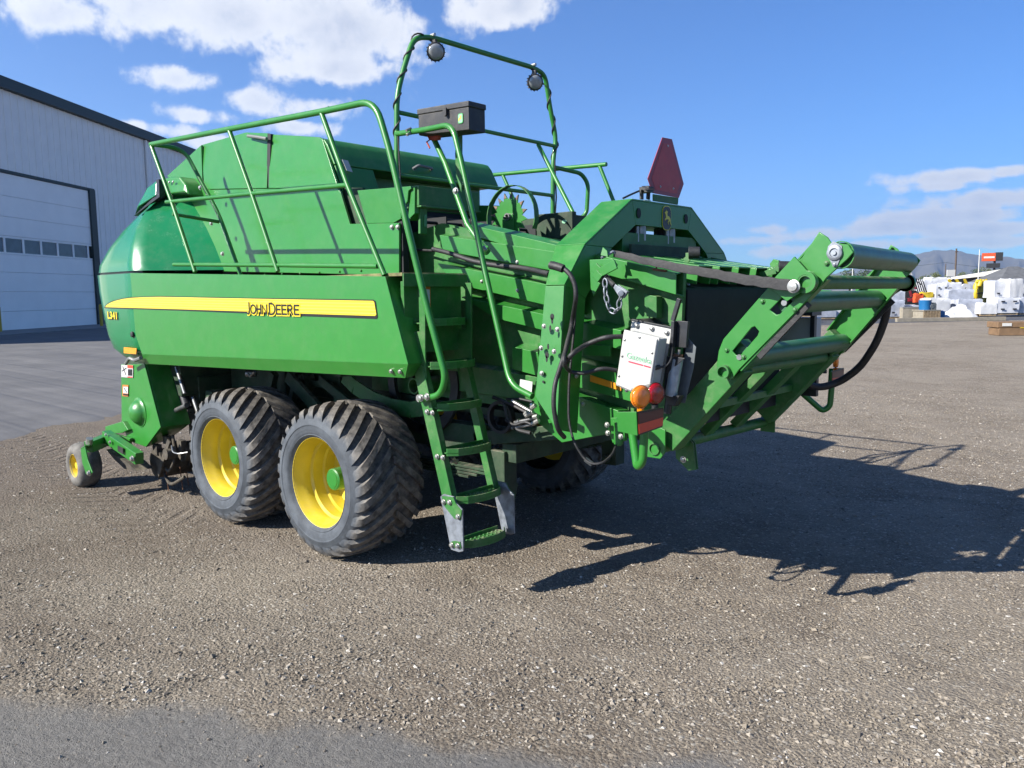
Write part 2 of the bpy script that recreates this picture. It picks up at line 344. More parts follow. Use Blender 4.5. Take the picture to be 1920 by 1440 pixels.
# ================================================================== THE GROUND
def ground_material():
    m = bpy.data.materials.new('gravel'); m.use_nodes = True; t = NT(m.node_tree); b = t.n['Principled BSDF']
    co = t.new('ShaderNodeTexCoord').outputs['Object']
    sp = t.new('ShaderNodeSeparateXYZ'); t.l.new(co, sp.inputs[0])
    big = t.noise(co, .35, 6, .6, .6); mid = t.noise(co, 2.2, 8, .62, .4); fine = t.noise(co, 38, 8, .72); fine2 = t.noise(co, 130, 6, .7)
    # streaks left by tyres and grading, running along two directions
    mp = t.new('ShaderNodeMapping'); t.l.new(co, mp.inputs[0]); mp.inputs['Rotation'].default_value = (0, 0, .55); mp.inputs['Scale'].default_value = (.35, 3.0, 1)
    streak = t.noise(mp.outputs[0], 1.6, 7, .6, .3)
    vor = t.new('ShaderNodeTexVoronoi'); t.l.new(co, vor.inputs['Vector']); vor.inputs['Scale'].default_value = 62; vor.inputs['Randomness'].default_value = 1
    vor2 = t.new('ShaderNodeTexVoronoi'); t.l.new(co, vor2.inputs['Vector']); vor2.inputs['Scale'].default_value = 150
    peb = t.new('ShaderNodeSeparateColor'); t.l.new(vor.outputs['Color'], peb.inputs[0])
    peb2 = t.new('ShaderNodeSeparateColor'); t.l.new(vor2.outputs['Color'], peb2.inputs[0])
    dirt = t.mix(t.ramp(mid, .3, .7), (0.109, 0.085, 0.062), (0.198, 0.160, 0.120))
    dirt = t.mix(t.math('MULTIPLY', t.ramp(big, .38, .62), .70), dirt, (0.238, 0.205, 0.161))
    stone = t.mix(peb2.outputs[0], (0.129, 0.109, 0.084), (0.329, 0.285, 0.224))
    g = t.mix(t.math('MULTIPLY', t.ramp(peb.outputs[1], .35, .75), .55), dirt, stone)
    g = t.mix(t.math('MULTIPLY', t.ramp(peb2.outputs[1], .2, .9), .5), g, stone)
    g = t.mix(t.math('MULTIPLY', t.ramp(peb.outputs[2], .93, .97), .7), g, (0.401, 0.370, 0.312))
    g = t.mix(t.math('MULTIPLY', t.ramp(streak, .54, .70), .35), g, (0.098, 0.076, 0.057))
    dy = t.math('ABSOLUTE', t.math('ADD', t.math('ADD', sp.outputs[1], 1.75), t.math('MULTIPLY', sp.outputs[0], .10)))
    dy2 = t.math('ABSOLUTE', t.math('ADD', t.math('ADD', sp.outputs[1], 3.4), t.math('MULTIPLY', sp.outputs[0], .16)))
    trk = t.math('MAXIMUM', t.math('SUBTRACT', 1.0, t.ramp(dy, .24, .36)), t.math('SUBTRACT', 1.0, t.ramp(dy2, .20, .34)))
    trk = t.math('MULTIPLY', trk, t.math('MULTIPLY', t.ramp(sp.outputs[0], 1.0, -2.6), t.ramp(t.noise(co, 1.1, 4, .6), .42, .58)))
    wv = t.math('SINE', t.math('MULTIPLY', t.math('ADD', sp.outputs[0], t.math('MULTIPLY', dy, .8)), 34.0))
    trk = t.math('MULTIPLY', trk, t.ramp(wv, -.2, .9))
    g = t.mix(t.math('MULTIPLY', trk, .55), g, (0.076, 0.060, 0.045))
    wd = t.math('ADD', t.math('MULTIPLY', sp.outputs[0], .55), t.math('ADD', t.math('MULTIPLY', sp.outputs[1], .25), t.math('MULTIPLY', t.math('SUBTRACT', big, .5), 9.0)))
    g = t.mix(t.math('MULTIPLY', t.ramp(wd, 2.2, -2.6), .62), g, (0.102, 0.080, 0.060))
    # hard-packed grey strip in the foreground
    edge = t.math('SUBTRACT', t.math('MULTIPLY', sp.outputs[0], .51), t.math('MULTIPLY', sp.outputs[1], .86))
    edge = t.math('ADD', edge, t.math('MULTIPLY', t.math('SUBTRACT', t.noise(co, 1.3, 8, .65), .5), .9))
    hp = t.ramp(edge, 3.38, 3.62)
    hard = t.mix(t.ramp(t.noise(co, 26, 8, .75), .25, .75), (.112, .108, .102), (.180, .174, .164))
    g = t.mix(t.math('MULTIPLY', hp, .88), g, hard)
    t.l.new(g, b.inputs['Base Color']); b.inputs['Roughness'].default_value = .93; b.inputs['Specular IOR Level'].default_value = .25
    h = t.math('ADD', t.math('MULTIPLY', fine, 1.0), t.math('MULTIPLY', fine2, .5))
    pb = t.math('MULTIPLY', t.math('SUBTRACT', 1.0, vor.outputs['Distance']), t.math('SUBTRACT', 1.0, t.math('MULTIPLY', hp, .85)))
    h = t.math('ADD', t.math('ADD', h, t.math('MULTIPLY', pb, .7)), t.math('ADD', t.math('MULTIPLY', mid, 3.0), t.math('MULTIPLY', trk, -1.6)))
    bp = t.new('ShaderNodeBump'); bp.inputs['Strength'].default_value = 1.0; bp.inputs['Distance'].default_value = .016
    t.l.new(h, bp.inputs['Height']); t.l.new(bp.outputs[0], b.inputs['Normal']); MATS['gravel'] = m
ground_material()
def asphalt_material():
    m = bpy.data.materials.new('asphalt'); m.use_nodes = True; t = NT(m.node_tree); b = t.n['Principled BSDF']
    co = t.new('ShaderNodeTexCoord').outputs['Object']
    a = t.mix(t.ramp(t.noise(co, .5, 8, .65, .5), .3, .7), (0.083, 0.082, 0.082), (0.128, 0.124, 0.121))
    mp = t.new('ShaderNodeMapping'); t.l.new(co, mp.inputs[0]); mp.inputs['Rotation'].default_value = (0, 0, .7); mp.inputs['Scale'].default_value = (.2, 3.5, 1)
    a = t.mix(t.math('MULTIPLY', t.ramp(t.noise(mp.outputs[0], 1.2, 6, .6), .50, .75), .10), a, (0.152, 0.144, 0.136))
    a = t.mix(t.ramp(t.noise(co, 60, 4, .7), .45, .8), a, (.07, .07, .07))
    sp = t.new('ShaderNodeSeparateXYZ'); t.l.new(co, sp.inputs[0])
    new = t.ramp(t.math('ADD', sp.outputs[1], t.math('MULTIPLY', sp.outputs[0], .5)), 22, 30)     # fresher, darker surface further round the yard
    a = t.mix(t.math('MULTIPLY', new, .85), a, (.040, .042, .050))
    t.l.new(a, b.inputs['Base Color']); b.inputs['Roughness'].default_value = .85
    bp = t.new('ShaderNodeBump'); bp.inputs['Strength'].default_value = .5; bp.inputs['Distance'].default_value = .006
    t.l.new(t.noise(co, 90, 6, .7), bp.inputs['Height']); t.l.new(bp.outputs[0], b.inputs['Normal']); MATS['asphalt'] = m
asphalt_material()
def height(x, y):
    """gentle relief of the worn yard around the machine"""
    h = .012*np.sin(x*1.3+.7*y)+.010*np.sin(1.1*y-.4*x+1.0)
    d = np.hypot(x-2, y+1); return h*np.clip(1-d/40, 0, 1)*np.clip((d-.0)/3, .3, 1)
# near field grid (fine) stitched into a sheet that reaches the horizon
gx = np.concatenate([[-8500, -4500, -2000, -800, -300, -120, -60, -35, -20], np.arange(-14, 12.01, .2), [14, 18, 30, 60, 120, 300, 800, 2000, 4500, 8500]])
gy = np.concatenate([[-8500, -4500, -2000, -800, -300, -120, -60, -30, -16], np.arange(-10, 14.01, .2), [16, 20, 30, 60, 120, 300, 800, 2000, 4500, 8500]])
XX, YY = np.meshgrid(gx, gy, indexing='ij'); ZZ = height(XX, YY)
near_ = (np.abs(XX+1) < 13) & (np.abs(YY-2) < 12)
ZZ = np.where(near_, ZZ + rng.normal(0, .0022, ZZ.shape), 0)
fade = np.clip((12-np.hypot(XX, YY-1))/5, 0, 1)*np.clip((XX+6.2+.6*(YY+1.4)*(YY > -1.4))/1.6, 0, 1); ZZ = ZZ*fade
me = bpy.data.meshes.new('gravel_ground'); nx, ny = XX.shape
vs = np.stack([XX.ravel(), YY.ravel(), ZZ.ravel()], 1); i = np.arange((nx-1)*(ny-1)); a = (i//(ny-1))*ny+i % (ny-1)
me.from_pydata(vs.tolist(), [], np.stack([a, a+ny, a+ny+1, a+1], 1).tolist()); me.polygons.foreach_set('use_smooth', [True]*len(me.polygons))
me.materials.append(MATS['gravel']); g = link('gravel_ground', me); tag(g, kind='structure')
# asphalt lot towards the building and round behind the machine
edge_pts = [(-5.6, -60), (-5.6, -8.0), (-5.9, -4.2), (-6.2, -1.4), (-7.7, .7), (-10, 8), (-12, 20), (-11.5, 33), (-8.6, 39.6), (-3.4, 46.9), (2, 54), (6, 60), (9, 66)]
far_pts = [(-150, -60), (-150, 46.2), (-9.9, 47.4), (-5.7, 57), (2, 66)]
ex_y = np.concatenate([np.arange(-60, -8, 4), np.arange(-8, 12, .07), np.arange(12, 66.01, .6)])
ex_x = np.interp(ex_y, [p[1] for p in edge_pts], [p[0] for p in edge_pts]); fa_x = np.interp(ex_y, [p[1] for p in far_pts], [p[0] for p in far_pts])
jag = .22*np.sin(ex_y*1.9)+.12*np.sin(ex_y*5.3+1)+rng.normal(0, .05, len(ex_y)); ex_x = ex_x+jag*(ex_y < 20)
n_ = len(ex_y); a = MB()
a.add([(x, y, .012) for x, y in zip(fa_x, ex_y)]+[(x, y, .012) for x, y in zip(ex_x, ex_y)]+[(x+.30, y, -.03) for x, y in zip(ex_x, ex_y)],
      [(k, k+1, n_+k+1, n_+k) for k in range(n_-1)]+[(n_+k, n_+k+1, 2*n_+k+1, 2*n_+k) for k in range(n_-1)])
tag(a.build('asphalt_lot', 'asphalt', None, 0, 80), kind='structure')
# loose stones: real little rocks on the gravel, denser towards the camera (one object)
def stones():
    camxy = np.array([5.077, -4.365])
    fw = np.array([-.669, .743]); rt = np.array([.743, .669])
    N = 165000
    u = rng.random(N); dist = 2.4+11.5*u**1.35                       # forward distance
    lat = (rng.random(N)*2-1)*(dist*.70+.3)
    xy = camxy + fw*dist[:, None] + rt*lat[:, None]
    e = xy[:, 0]*.51-xy[:, 1]*.86
    keep = (e < 3.42+rng.normal(0, .06, N)) | (rng.random(N) < .05)
    keep &= ~((xy[:, 0] < -6.0-.75*(xy[:, 1]+1.4)) & (rng.random(N) < .97))
    xy = xy[keep]; e = e[keep]; N = len(xy)
    dist = dist[keep]
    s = np.exp(rng.normal(math.log(.0033), .45, N))*(1+.045*dist)
    s = np.where((e > 2.75) & (e < 3.5), s*1.25, s); s = np.clip(s, .0015, .016)
    big = rng.random(N) < .0008; s = np.where(big, rng.uniform(.010, .019, N), s)
    o8 = np.array([(1, 0, 0), (-1, 0, 0), (0, 1, 0), (0, -1, 0), (0, 0, 1), (0, 0, -.35), ], float)
    F = np.array([(0, 2, 4), (2, 1, 4), (1, 3, 4), (3, 0, 4), (2, 0, 5), (1, 2, 5), (3, 1, 5), (0, 3, 5)])
    v = o8[None]*rng.uniform(.6, 1.35, (N, 6, 3))*np.array([1, 1, .72]) + rng.normal(0, .22, (N, 6, 3))
    an = rng.random(N)*2*PI; c, sn = np.cos(an), np.sin(an)
    v = v*s[:, None, None]*np.stack([rng.uniform(.8, 1.5, N), np.ones(N), rng.uniform(.6, 1.0, N)], 1)[:, None]
    x = v[..., 0]*c[:, None]-v[..., 1]*sn[:, None]; y = v[..., 0]*sn[:, None]+v[..., 1]*c[:, None]
    z = v[..., 2]+(height(xy[:, 0], xy[:, 1])+s*.18)[:, None]
    P_ = np.stack([x+xy[:, :1], y+xy[:, 1:], z], 2).reshape(-1, 3)
    faces = (F[None]+(np.arange(N)*6)[:, None, None]).reshape(-1, 3)
    me = bpy.data.meshes.new('loose_stones'); me.vertices.add(len(P_)); me.vertices.foreach_set('co', P_.ravel())
    me.loops.add(faces.size); me.loops.foreach_set('vertex_index', faces.ravel().astype(np.int32))
    me.polygons.add(len(faces)); me.polygons.foreach_set('loop_start', np.arange(0, faces.size, 3, dtype=np.int32))
    me.update(calc_edges=True); me.shade_flat()
    tone = np.clip(rng.normal(.5, .22, N), 0, 1); at = me.attributes.new('tone', 'FLOAT', 'FACE'); at.data.foreach_set('value', np.repeat(tone, 8))
    m = bpy.data.materials.new('stone'); m.use_nodes = True; t = NT(m.node_tree); b = t.n['Principled BSDF']
    atn = t.new('ShaderNodeAttribute'); atn.attribute_name = 'tone'
    r = t.new('ShaderNodeValToRGB'); t.l.new(atn.outputs['Fac'], r.inputs[0]); el = r.color_ramp.elements
    el[0].position = .1; el[0].color = (0.081, 0.069, 0.056, 1); el[1].position = .95; el[1].color = (0.364, 0.343, 0.308, 1)
    q = el.new(.5); q.color = (0.189, 0.158, 0.119, 1); q = el.new(.75); q.color = (0.259, 0.227, 0.185, 1)
    t.l.new(r.outputs[0], b.inputs['Base Color']); b.inputs['Roughness'].default_value = .9; MATS['stone'] = m
    me.materials.append(m); tag(link('loose_stones', me), kind='stuff')
stones()

# ================================================================== THE BALER
BALER = thing('square_baler', 'large green square hay baler with yellow wheels standing on the gravel yard', 'baler')
YP = -1.40
def part(name, label=None):
    """an Empty part that carries sub-parts"""
    o = bpy.data.objects.new(name, None); COL.objects.link(o); o.parent = BALER; o.empty_display_size = .1
    if label: o['label'] = label
    return o
def BP(mb, name, m, bevel=0.003, **k): return mb.build(name, m, BALER, bevel, **k)

# ---- left side shield with stripe and lettering
TF, TR, BRc, BR, BF, CF, MF = (-1.983, 1.966), (1.436, 1.858), (1.616, 1.361), (1.543, 1.274), (-1.895, 1.187), (-1.853, 1.275), (-1.956, 1.441)
a = MB()
a.prism([(x, YP, z) for x, z in (TF, TR, BRc, CF, MF)], (0, .022, 0))
o3 = lambda p, y: (p[0], y, p[1])
a.prism([o3(CF, YP), o3(BRc, YP), o3(BR, -1.362), o3(BF, -1.362)], (0, .02, .002))
a.prism([o3(TR, YP+.001), o3(BRc, YP+.001), (BRc[0]-.01, -1.255, BRc[1]), (TR[0]-.01, -1.255, TR[1])], (-.004, 0, 0))
a.prism([(BRc[0], YP+.002, BRc[1]), (BR[0], -1.362, BR[1]), (BR[0]-.01, -1.255, BR[1]+.01), (BRc[0]-.01, -1.255, BRc[1])], (-.004, 0, 0))
shield = a.build('side_shield', 'green_panel', BALER, .004)
a = MB()
for p in ((1.448, -1.385, 1.310), (1.527, -1.385, 1.312)): a.bolt(p, (0, -1, -.3), .011)
a.build('bolt', 'bolt_steel', shield)
# black outline of the stripe, then the yellow stripe, both thin decals proud of the panel
blk = [(-2.574, 1.666), (-2.546, 1.688), (-2.502, 1.705), (-2.441, 1.719), (-2.381, 1.730), (-2.305, 1.739), (-2.162, 1.753), (-1.975, 1.762), (-1.734, 1.765), (-1.436, 1.766), (-0.015, 1.744), (1.326, 1.726), (1.345, 1.716), (1.360, 1.626), (1.350, 1.614), (0.565, 1.623), (-0.118, 1.636), (-1.080, 1.650)]
yel = [(-2.541, 1.674), (-2.521, 1.688), (-2.483, 1.700), (-2.422, 1.714), (-2.363, 1.724), (-2.292, 1.733), (-2.155, 1.746), (-1.969, 1.755), (-1.728, 1.759), (-1.430, 1.760), (-0.010, 1.738), (1.324, 1.719), (1.336, 1.710), (1.352, 1.639), (1.340, 1.631), (0.571, 1.639), (-0.111, 1.649), (-1.073, 1.660)]
st = part('stripe')
MB().yprism(blk, -1.403, -1.4007).build('stripe_outline', 'decal_black', st)
MB().yprism(yel, -1.406, -1.4035).build('stripe_band', 'stripe_yellow', st)
tx = (-0.086, -1.409, 1.640); ex_ = (0.562, -1.409, 1.637)
width = ex_[0]-tx[0]; sl_ = (ex_[2]-tx[2])/width; ux = V(1, 0, sl_).normalized(); uy = V(0, 0, 1)
def arc(cx_, cy_, rx, ry, a0, a1, n_=12): return [(cx_+rx*math.cos(math.radians(a0+(a1-a0)*k/n_)), cy_+ry*math.sin(math.radians(a0+(a1-a0)*k/n_))) for k in range(n_+1)]
GLYPH = {'J': [[(.85, 1), (.85, .18)]+arc(.45, .18, .40, .20, 0, -110, 8)], 'O': [arc(.5, .5, .5, .5, 90, 450, 24)], 'H': [[(0, 0), (0, 1)], [(1, 0), (1, 1)], [(0, .52), (1, .52)]],
         'N': [[(0, 0), (0, 1), (1, 0), (1, 1)]], 'D': [[(.0, 0), (0, 1), (.35, 1)]+arc(.35, .5, .65, .5, 90, -90, 14)+[(0, 0)]], 'E': [[(1, 1), (0, 1), (0, 0), (1, 0)], [(0, .52), (.85, .52)]],
         'R': [[(0, 0), (0, 1), (.55, 1)]+arc(.55, .75, .38, .25, 90, -90, 10)+[(0, .5)], [(.5, .5), (1, 0)]]}
def stroke(a, pl, w_, y0, y1, place):
    """flat brush stroke along a polyline: one closed ribbon with mitred joints"""
    P_ = [Vector(place(*p)) for p in pl]; closed = (P_[0]-P_[-1]).length < 1e-6
    if closed: P_ = P_[:-1]
    n_ = len(P_); L_, R_2 = [], []
    for k in range(n_):
        p = P_[k]; a_ = P_[k-1] if (k > 0 or closed) else None; b_ = P_[(k+1) % n_] if (k < n_-1 or closed) else None
        d0 = (p-a_).normalized() if a_ is not None else (b_-p).normalized(); d1 = (b_-p).normalized() if b_ is not None else d0
        m0 = Vector((-d0.y, d0.x)); m1 = Vector((-d1.y, d1.x)); mm = (m0+m1)
        mm = mm/max(.55, mm.dot(m0)) if mm.length > 1e-6 else m0
        q = p-(d0*w_ if a_ is None else 0*d0)+(d1*w_ if b_ is None else 0*d1)
        L_.append(q+mm*w_); R_2.append(q-mm*w_)
    vs = [(q.x, y, q.y) for y in (y0, y1) for side in (L_, R_2) for q in side]; m_ = n_ if closed else n_-1
    fs = []
    for k in range(m_):
        k2 = (k+1) % n_
        fs += [(k, k2, n_+k2, n_+k), (2*n_+k, 3*n_+k, 3*n_+k2, 2*n_+k2), (k, 2*n_+k, 2*n_+k2, k2), (n_+k, n_+k2, 3*n_+k2, 3*n_+k)]
    if not closed: fs += [(0, n_, 3*n_, 2*n_), (n_-1, 3*n_-1, 4*n_-1, 2*n_-1)]
    a.add(vs, fs)
def jd(m, hw, y, par, dx=0.0, dz=0.0):
    """small-capitals lettering drawn stroke by stroke: (letter, left, right, bottom, top) in fractions of the word and metres"""
    for ch_, l_, r_, b_, h_ in (('J', 0, .062, -.002, .074), ('O', .084, .185, .0, .058), ('H', .213, .283, .0, .058), ('N', .315, .403, .0, .058), ('D', .457, .560, -.003, .073),
                           ('E', .590, .664, .0, .058), ('E', .695, .769, .0, .058), ('R', .803, .882, .0, .058), ('E', .922, .996, .0, .058)):
        def place(u, v):
            p = V(tx[0], y, tx[2]-.003)+ux*((l_+(r_-l_)*u)*width); return (p.x+dx, p.z+b_+h_*v+dz)
        a = MB()
        for k, pl in enumerate(GLYPH[ch_]): stroke(a, pl, hw, y+.0003*k, y+.0010+.0003*k, place)
        a.build('letter', m, par, smooth=False)
lo = part('lettering')
jd('decal_yellow', .0120, -1.4080, lo, .002, -.003); jd('decal_black', .0056, -1.4115, lo)
ml = part('model_number')
q = (-2.503, -1.407, 1.573)
text('digits_shadow', 'L341', .088, (q[0]+.007, -1.4050, q[2]-.006), (1, 0, -.02), (0, 0, 1), 'decal_black', ml, offset=.003, sx=1.15, spacing=1.12)
text('digits', 'L341', .088, (q[0], -1.4075, q[2]), (1, 0, -.02), (0, 0, 1), 'decal_yellow', ml, offset=.003, sx=1.15, spacing=1.12)
MB().yprism([(-2.204, 1.322), (-1.943, 1.322), (-1.961, 1.270), (-2.213, 1.269)], -1.404, -1.399).build('side_reflector', 'amber_decal', BALER)
MB().lathe([(0, .026), (-.012, .024), (-.016, .012), (-.016, 0)], (-2.010, -1.400, 1.440), (0, 1, 0), 16).build('latch_knob', 'black_plastic', BALER)

# ---- rounded nose: two lofted shells
def nose(name, levels, m):
    """levels: (z, x_wall, y_wall, x_back, y_side, x_front, radius)"""
    rings = []
    for z, xw, yw, xb, ys, xf, r in levels:
        pts = [(xw, -yw)]
        for k in range(1, 6):
            t_ = k/6; pts.append((xw+(xb-xw)*t_, -(yw+(ys-yw)*t_)))
        pts.append((xb, -ys))
        for k in range(1, 5): pts.append((xb+(xf+r-xb)*k/5, -ys))
        for k in range(0, 11):
            a_ = PI/2*k/10; pts.append((xf+r-r*math.sin(a_), -(ys-r+r*math.cos(a_))))
        for k in range(1, 6): pts.append((xf-.05*math.sin(PI/2*k/5), -(ys-r)*(1-k/5)))
        pts += [(x, -y) for x, y in pts[-2::-1]]
        rings.append([(x, y, z) for x, y in pts])
    n = len(rings[0]); a = MB()
    fs = [(j*n+k, j*n+k+1, (j+1)*n+k+1, (j+1)*n+k) for j in range(len(rings)-1) for k in range(n-1)]
    fs += [tuple(range(n)), tuple((len(rings)-1)*n+k for k in range(n))]
    a.add([p for r in rings for p in r], fs)
    return a.build(name, m, BALER, 0, 50)
low = [(1.17, -1.9, 1.24, -2.0, 1.26, -2.55, .35), (1.22, -1.9, 1.30, -2.0, 1.33, -2.70, .40), (1.30, -1.9, 1.355, -2.0, 1.385, -2.84, .45), (1.42, -1.9, 1.37, -2.0, 1.398, -2.93, .48), (1.60, -1.9, 1.37, -2.0, 1.398, -3.02, .5), (1.80, -1.9, 1.37, -2.0, 1.398, -3.08, .5), (1.965, -1.9, 1.37, -2.0, 1.398, -3.10, .5)]
nose('nose_lower_shell', low, 'nose_green')
a = MB(); nose('nose_seam', [(1.965, -1.9, 1.33, -2.0, 1.375, -3.075, .48), (1.985, -1.9, 1.33, -2.0, 1.375, -3.075, .48)], 'decal_black')
upp = [(1.985, -1.40, .845, -1.92, 1.390, -3.09, .50), (2.05, -1.44, .845, -1.95, 1.385, -3.07, .50), (2.20, -1.54, .845, -2.02, 1.335, -2.95, .48), (2.35, -1.66, .845, -2.10, 1.265, -2.78, .45),
       (2.48, -1.78, .845, -2.16, 1.180, -2.62, .42), (2.58, -1.88, .84, -2.20, 1.10, -2.48, .36), (2.66, -1.98, .87, -2.22, 1.01, -2.37, .28), (2.70, -2.02, .86, -2.22, .94, -2.29, .2)]
nose('nose_upper_shell', upp, 'nose_green')
# cap over the shoulder of the nose and the hood slope above it
cap_ = MB()
cap_.prism([(-2.232, -1.020, 2.665), (-1.743, -1.000, 2.655), (-1.688, -0.990, 2.628), (-1.745, -0.985, 2.728), (-1.844, -0.985, 2.802), (-2.014, -0.990, 2.819), (-2.203, -1.010, 2.804)], (.03, .5, -.02))
capo = cap_.build('shoulder_cap', 'green_panel', BALER, .02)
a = MB()
for p in ((-1.957, -1.020, 2.760), (-1.886, -1.020, 2.757)): a.bolt(p, (0, -1, .2), .010)
a.build('bolt', 'bolt_steel', capo)
a = MB(); a.prism([(-2.490, -1.120, 2.506), (-2.378, -1.120, 2.574), (-2.110, -1.080, 2.654), (-2.137, -1.050, 2.794), (-2.281, -1.080, 2.739)], (-.05, .6, .10)); BP(a, 'front_hood_flap', 'nose_green', .012)
a = MB(); a.prism([(-2.479, -1.125, 2.501), (-2.155, -1.090, 2.633), (-2.112, -1.075, 2.649), (-2.136, -1.055, 2.798), (-2.083, -1.055, 2.797), (-2.050, -1.075, 2.639), (-2.126, -1.095, 2.607)], (.0, .05, .0)); BP(a, 'flap_seal', 'decal_black', 0)

# ---- hood: side wall, doors, roof, rear face
wall = [(-1.405, 1.971), (-1.970, 2.660), (-2.360, 2.874), (-1.687, 3.066), (-1.701, 2.686), (-0.854, 2.615), (0.259, 2.514), (0.289, 2.485), (0.388, 2.255), (0.921, 2.226), (0.906, 1.883)]
a = MB(); a.yprism(wall, -.85, -.83); BP(a, 'upper_side_wall', 'green_panel', .003)
a = MB(); a.yprism([(x, z) for x, z in wall], .85, .83); BP(a, 'upper_side_wall', 'green_panel', 0)
def door(pts, name='hood_door', th=.02):
    a = MB(); a.prism(pts, (0, th, .003)); return BP(a, name, 'green_panel', .004)
d1 = door([(-1.735, -0.825, 3.075), (-1.011, -0.815, 3.083), (-0.682, -0.810, 3.031), (-0.659, -0.858, 2.601), (-1.657, -0.858, 2.686)])
d2 = door([(-0.652, -0.810, 3.019), (-0.015, -0.810, 2.912), (0.041, -0.812, 2.893), (0.276, -0.858, 2.512), (-0.632, -0.858, 2.598)])
a = MB(); a.prism([(-0.660, -0.828, 3.026), (-0.615, -0.828, 3.016), (-0.641, -0.845, 2.608), (-0.683, -0.845, 2.612)], (0, .03, 0)); BP(a, 'door_gap_frame', 'deep_black', 0)
a = MB(); a.tube([(-0.921, -0.845, 3.039), (-0.753, -0.865, 3.005), (-0.620, -0.862, 2.975)], .013, 8); a.build('handle', 'handle_grey', d1)
roof = [(-2.36, 2.87), (-1.69, 3.065), (-.95, 3.065), (-.86, 3.055), (.00, 2.905), (.06, 2.885), (.10, 2.84), (.180, 2.695), (.12, 2.68), (-.05, 2.68), (-.05, 2.45), (-1.8, 2.45)]
a = MB(); a.yprism(roof, -.808, .93)
a.yprism([(-.05, 2.69), (.18, 2.69), (.26, 2.50), (.22, 2.46), (-.05, 2.46)], -.808, -.46)
hood = BP(a, 'hood', 'green_paint', .008)
a = MB(); a.prism([(0.190, -0.753, 2.734), (0.190, -0.701, 2.732), (0.215, -0.681, 2.648), (0.215, -0.733, 2.654)], (.003, 0, .0)); a.build('warning_sticker', 'decal_white', hood)
a = MB(); p = V((0.170, -0.058, 2.741)); q = V((0.200, -0.022, 2.770)); r = V((0.170, 0.154, 2.767)); a.tube([p, q, r, r+V(-.05, 0, -.01)], .012, 8, fillet=.02); a.build('handle', 'handle_grey', hood)
a = MB(); a.box((-.07, .06, 2.32), (.02, 1.72, .75)); BP(a, 'bay_shade_plate', 'deep_black', 0)  # black sheet stands in for the shade in the bay opening
# hood interior and knotter bay
a = MB(); a.box((-.8, 0, 2.2), (1.4, 1.62, .5)); BP(a, 'hood_interior', 'deep_black', 0)  # black block, the shade inside the hood put into its colour
# dark sheet standing in for the shaded gap behind the wall cut-out
a = MB(); a.prism([(0.197, -0.800, 2.528), (0.482, -0.800, 2.501), (0.528, -0.800, 2.233), (0.283, -0.800, 2.249)], (0, .02, 0)); BP(a, 'gap_shade_sheet', 'under_green', 0)
sb = [(0.473, 2.480), (1.036, 2.455), (1.041, 2.438), (1.014, 2.427), (1.000, 2.359), (0.962, 2.328), (0.963, 2.369), (0.943, 2.399), (0.931, 2.379), (0.932, 2.254), (0.854, 2.231), (0.568, 2.247)]
a = MB(); a.yprism(sb, -.842, -.825); a.yprism([(1.02, 2.44), (1.06, 2.45), (1.05, 2.28), (.98, 2.24)], -.825, -.74); BP(a, 'knotter_side_plate', 'green_paint', .003)
a = MB()
for p in ((0.854, -0.855, 2.203), (0.914, -0.855, 2.199)): a.bolt(p, (0, -1, 0), .013)
BP(a, 'bolt', 'bolt_steel', 0)
kb = part('knotter_frame')
a = MB(); a.box((1.03, -.53, 2.395), (.10, .56, .13)); a.box((1.03, -.53, 2.325), (.14, .56, .012)); a.build('top_beam', 'green_frame', kb, .004)
post = [(-0.780, 2.410), (-0.719, 2.405), (-0.727, 2.147), (-0.788, 2.152)]
a = MB(); a.xprism(post, 1.04, 1.06); a.build('post', 'green_frame', kb, .002)
a = MB(); a.xprism([(-0.754, 2.271), (-0.745, 2.278), (-0.731, 2.272), (-0.731, 2.199), (-0.757, 2.198)], 1.060, 1.064); a.build('post_slot', 'green_panel', kb)
a = MB()
for zz, xx in ((2.27, .7), (2.18, .55), (2.08, .8), (2.33, .45)): a.cyl((xx, -.74, zz), (xx, .84, zz), .012, 8)
for yy in np.linspace(-.55, .7, 6): a.box((.55, yy, 2.15), (.5, .012, .32)); a.lathe([(-.03, .10), (0, .11), (.03, .10)], (.45, yy+.06, 2.2), (0, 1, 0), 14)
a.build('knotter', 'deep_black', kb)  # knotters coloured black: shade of the bay put into the colour
a = MB(); a.yprism([(.86, 2.24), (.93, 2.24), (.93, 1.88), (.86, 1.88)], -.829, -.78); a.build('corner_post', 'deep_black', kb)
a = MB(); a.box((.55, .78, 2.2), (.9, .02, .34)); a.build('side_plate', 'under_green', kb, .004)

# ---- decks beside the hood
for sy in (-1, 1):
    a = MB(); a.box((-.2, sy*1.115, 1.868), (3.5, .51, .02)); dk = BP(a, 'walkway', 'walkway_rust' if sy < 0 else 'green_frame', .003)
    a = MB(); a.box((1.558, sy*1.115, 1.835), (.012, .51, .075)); a.build('walkway_lip', 'green_frame', dk, .003)
a = MB(); a.box((1.50, -1.10, 1.62), (.03, .46, .42)); a.box((1.40, -.90, 1.55), (.22, .02, .55)); BP(a, 'step_well', 'green_frame', .003)
a = MB(); a.prism([(1.530, -1.196, 1.803), (1.530, -1.141, 1.800), (1.530, -1.141, 1.674), (1.530, -1.196, 1.675)], (.004, 0, 0)); wl = BP(a, 'warning_label', 'decal_orange', 0)
a = MB(); a.prism([(1.537, -1.194, 1.784), (1.537, -1.152, 1.781), (1.537, -1.151, 1.699), (1.537, -1.193, 1.700)], (.002, 0, 0)); a.build('label_print', 'decal_white', wl)

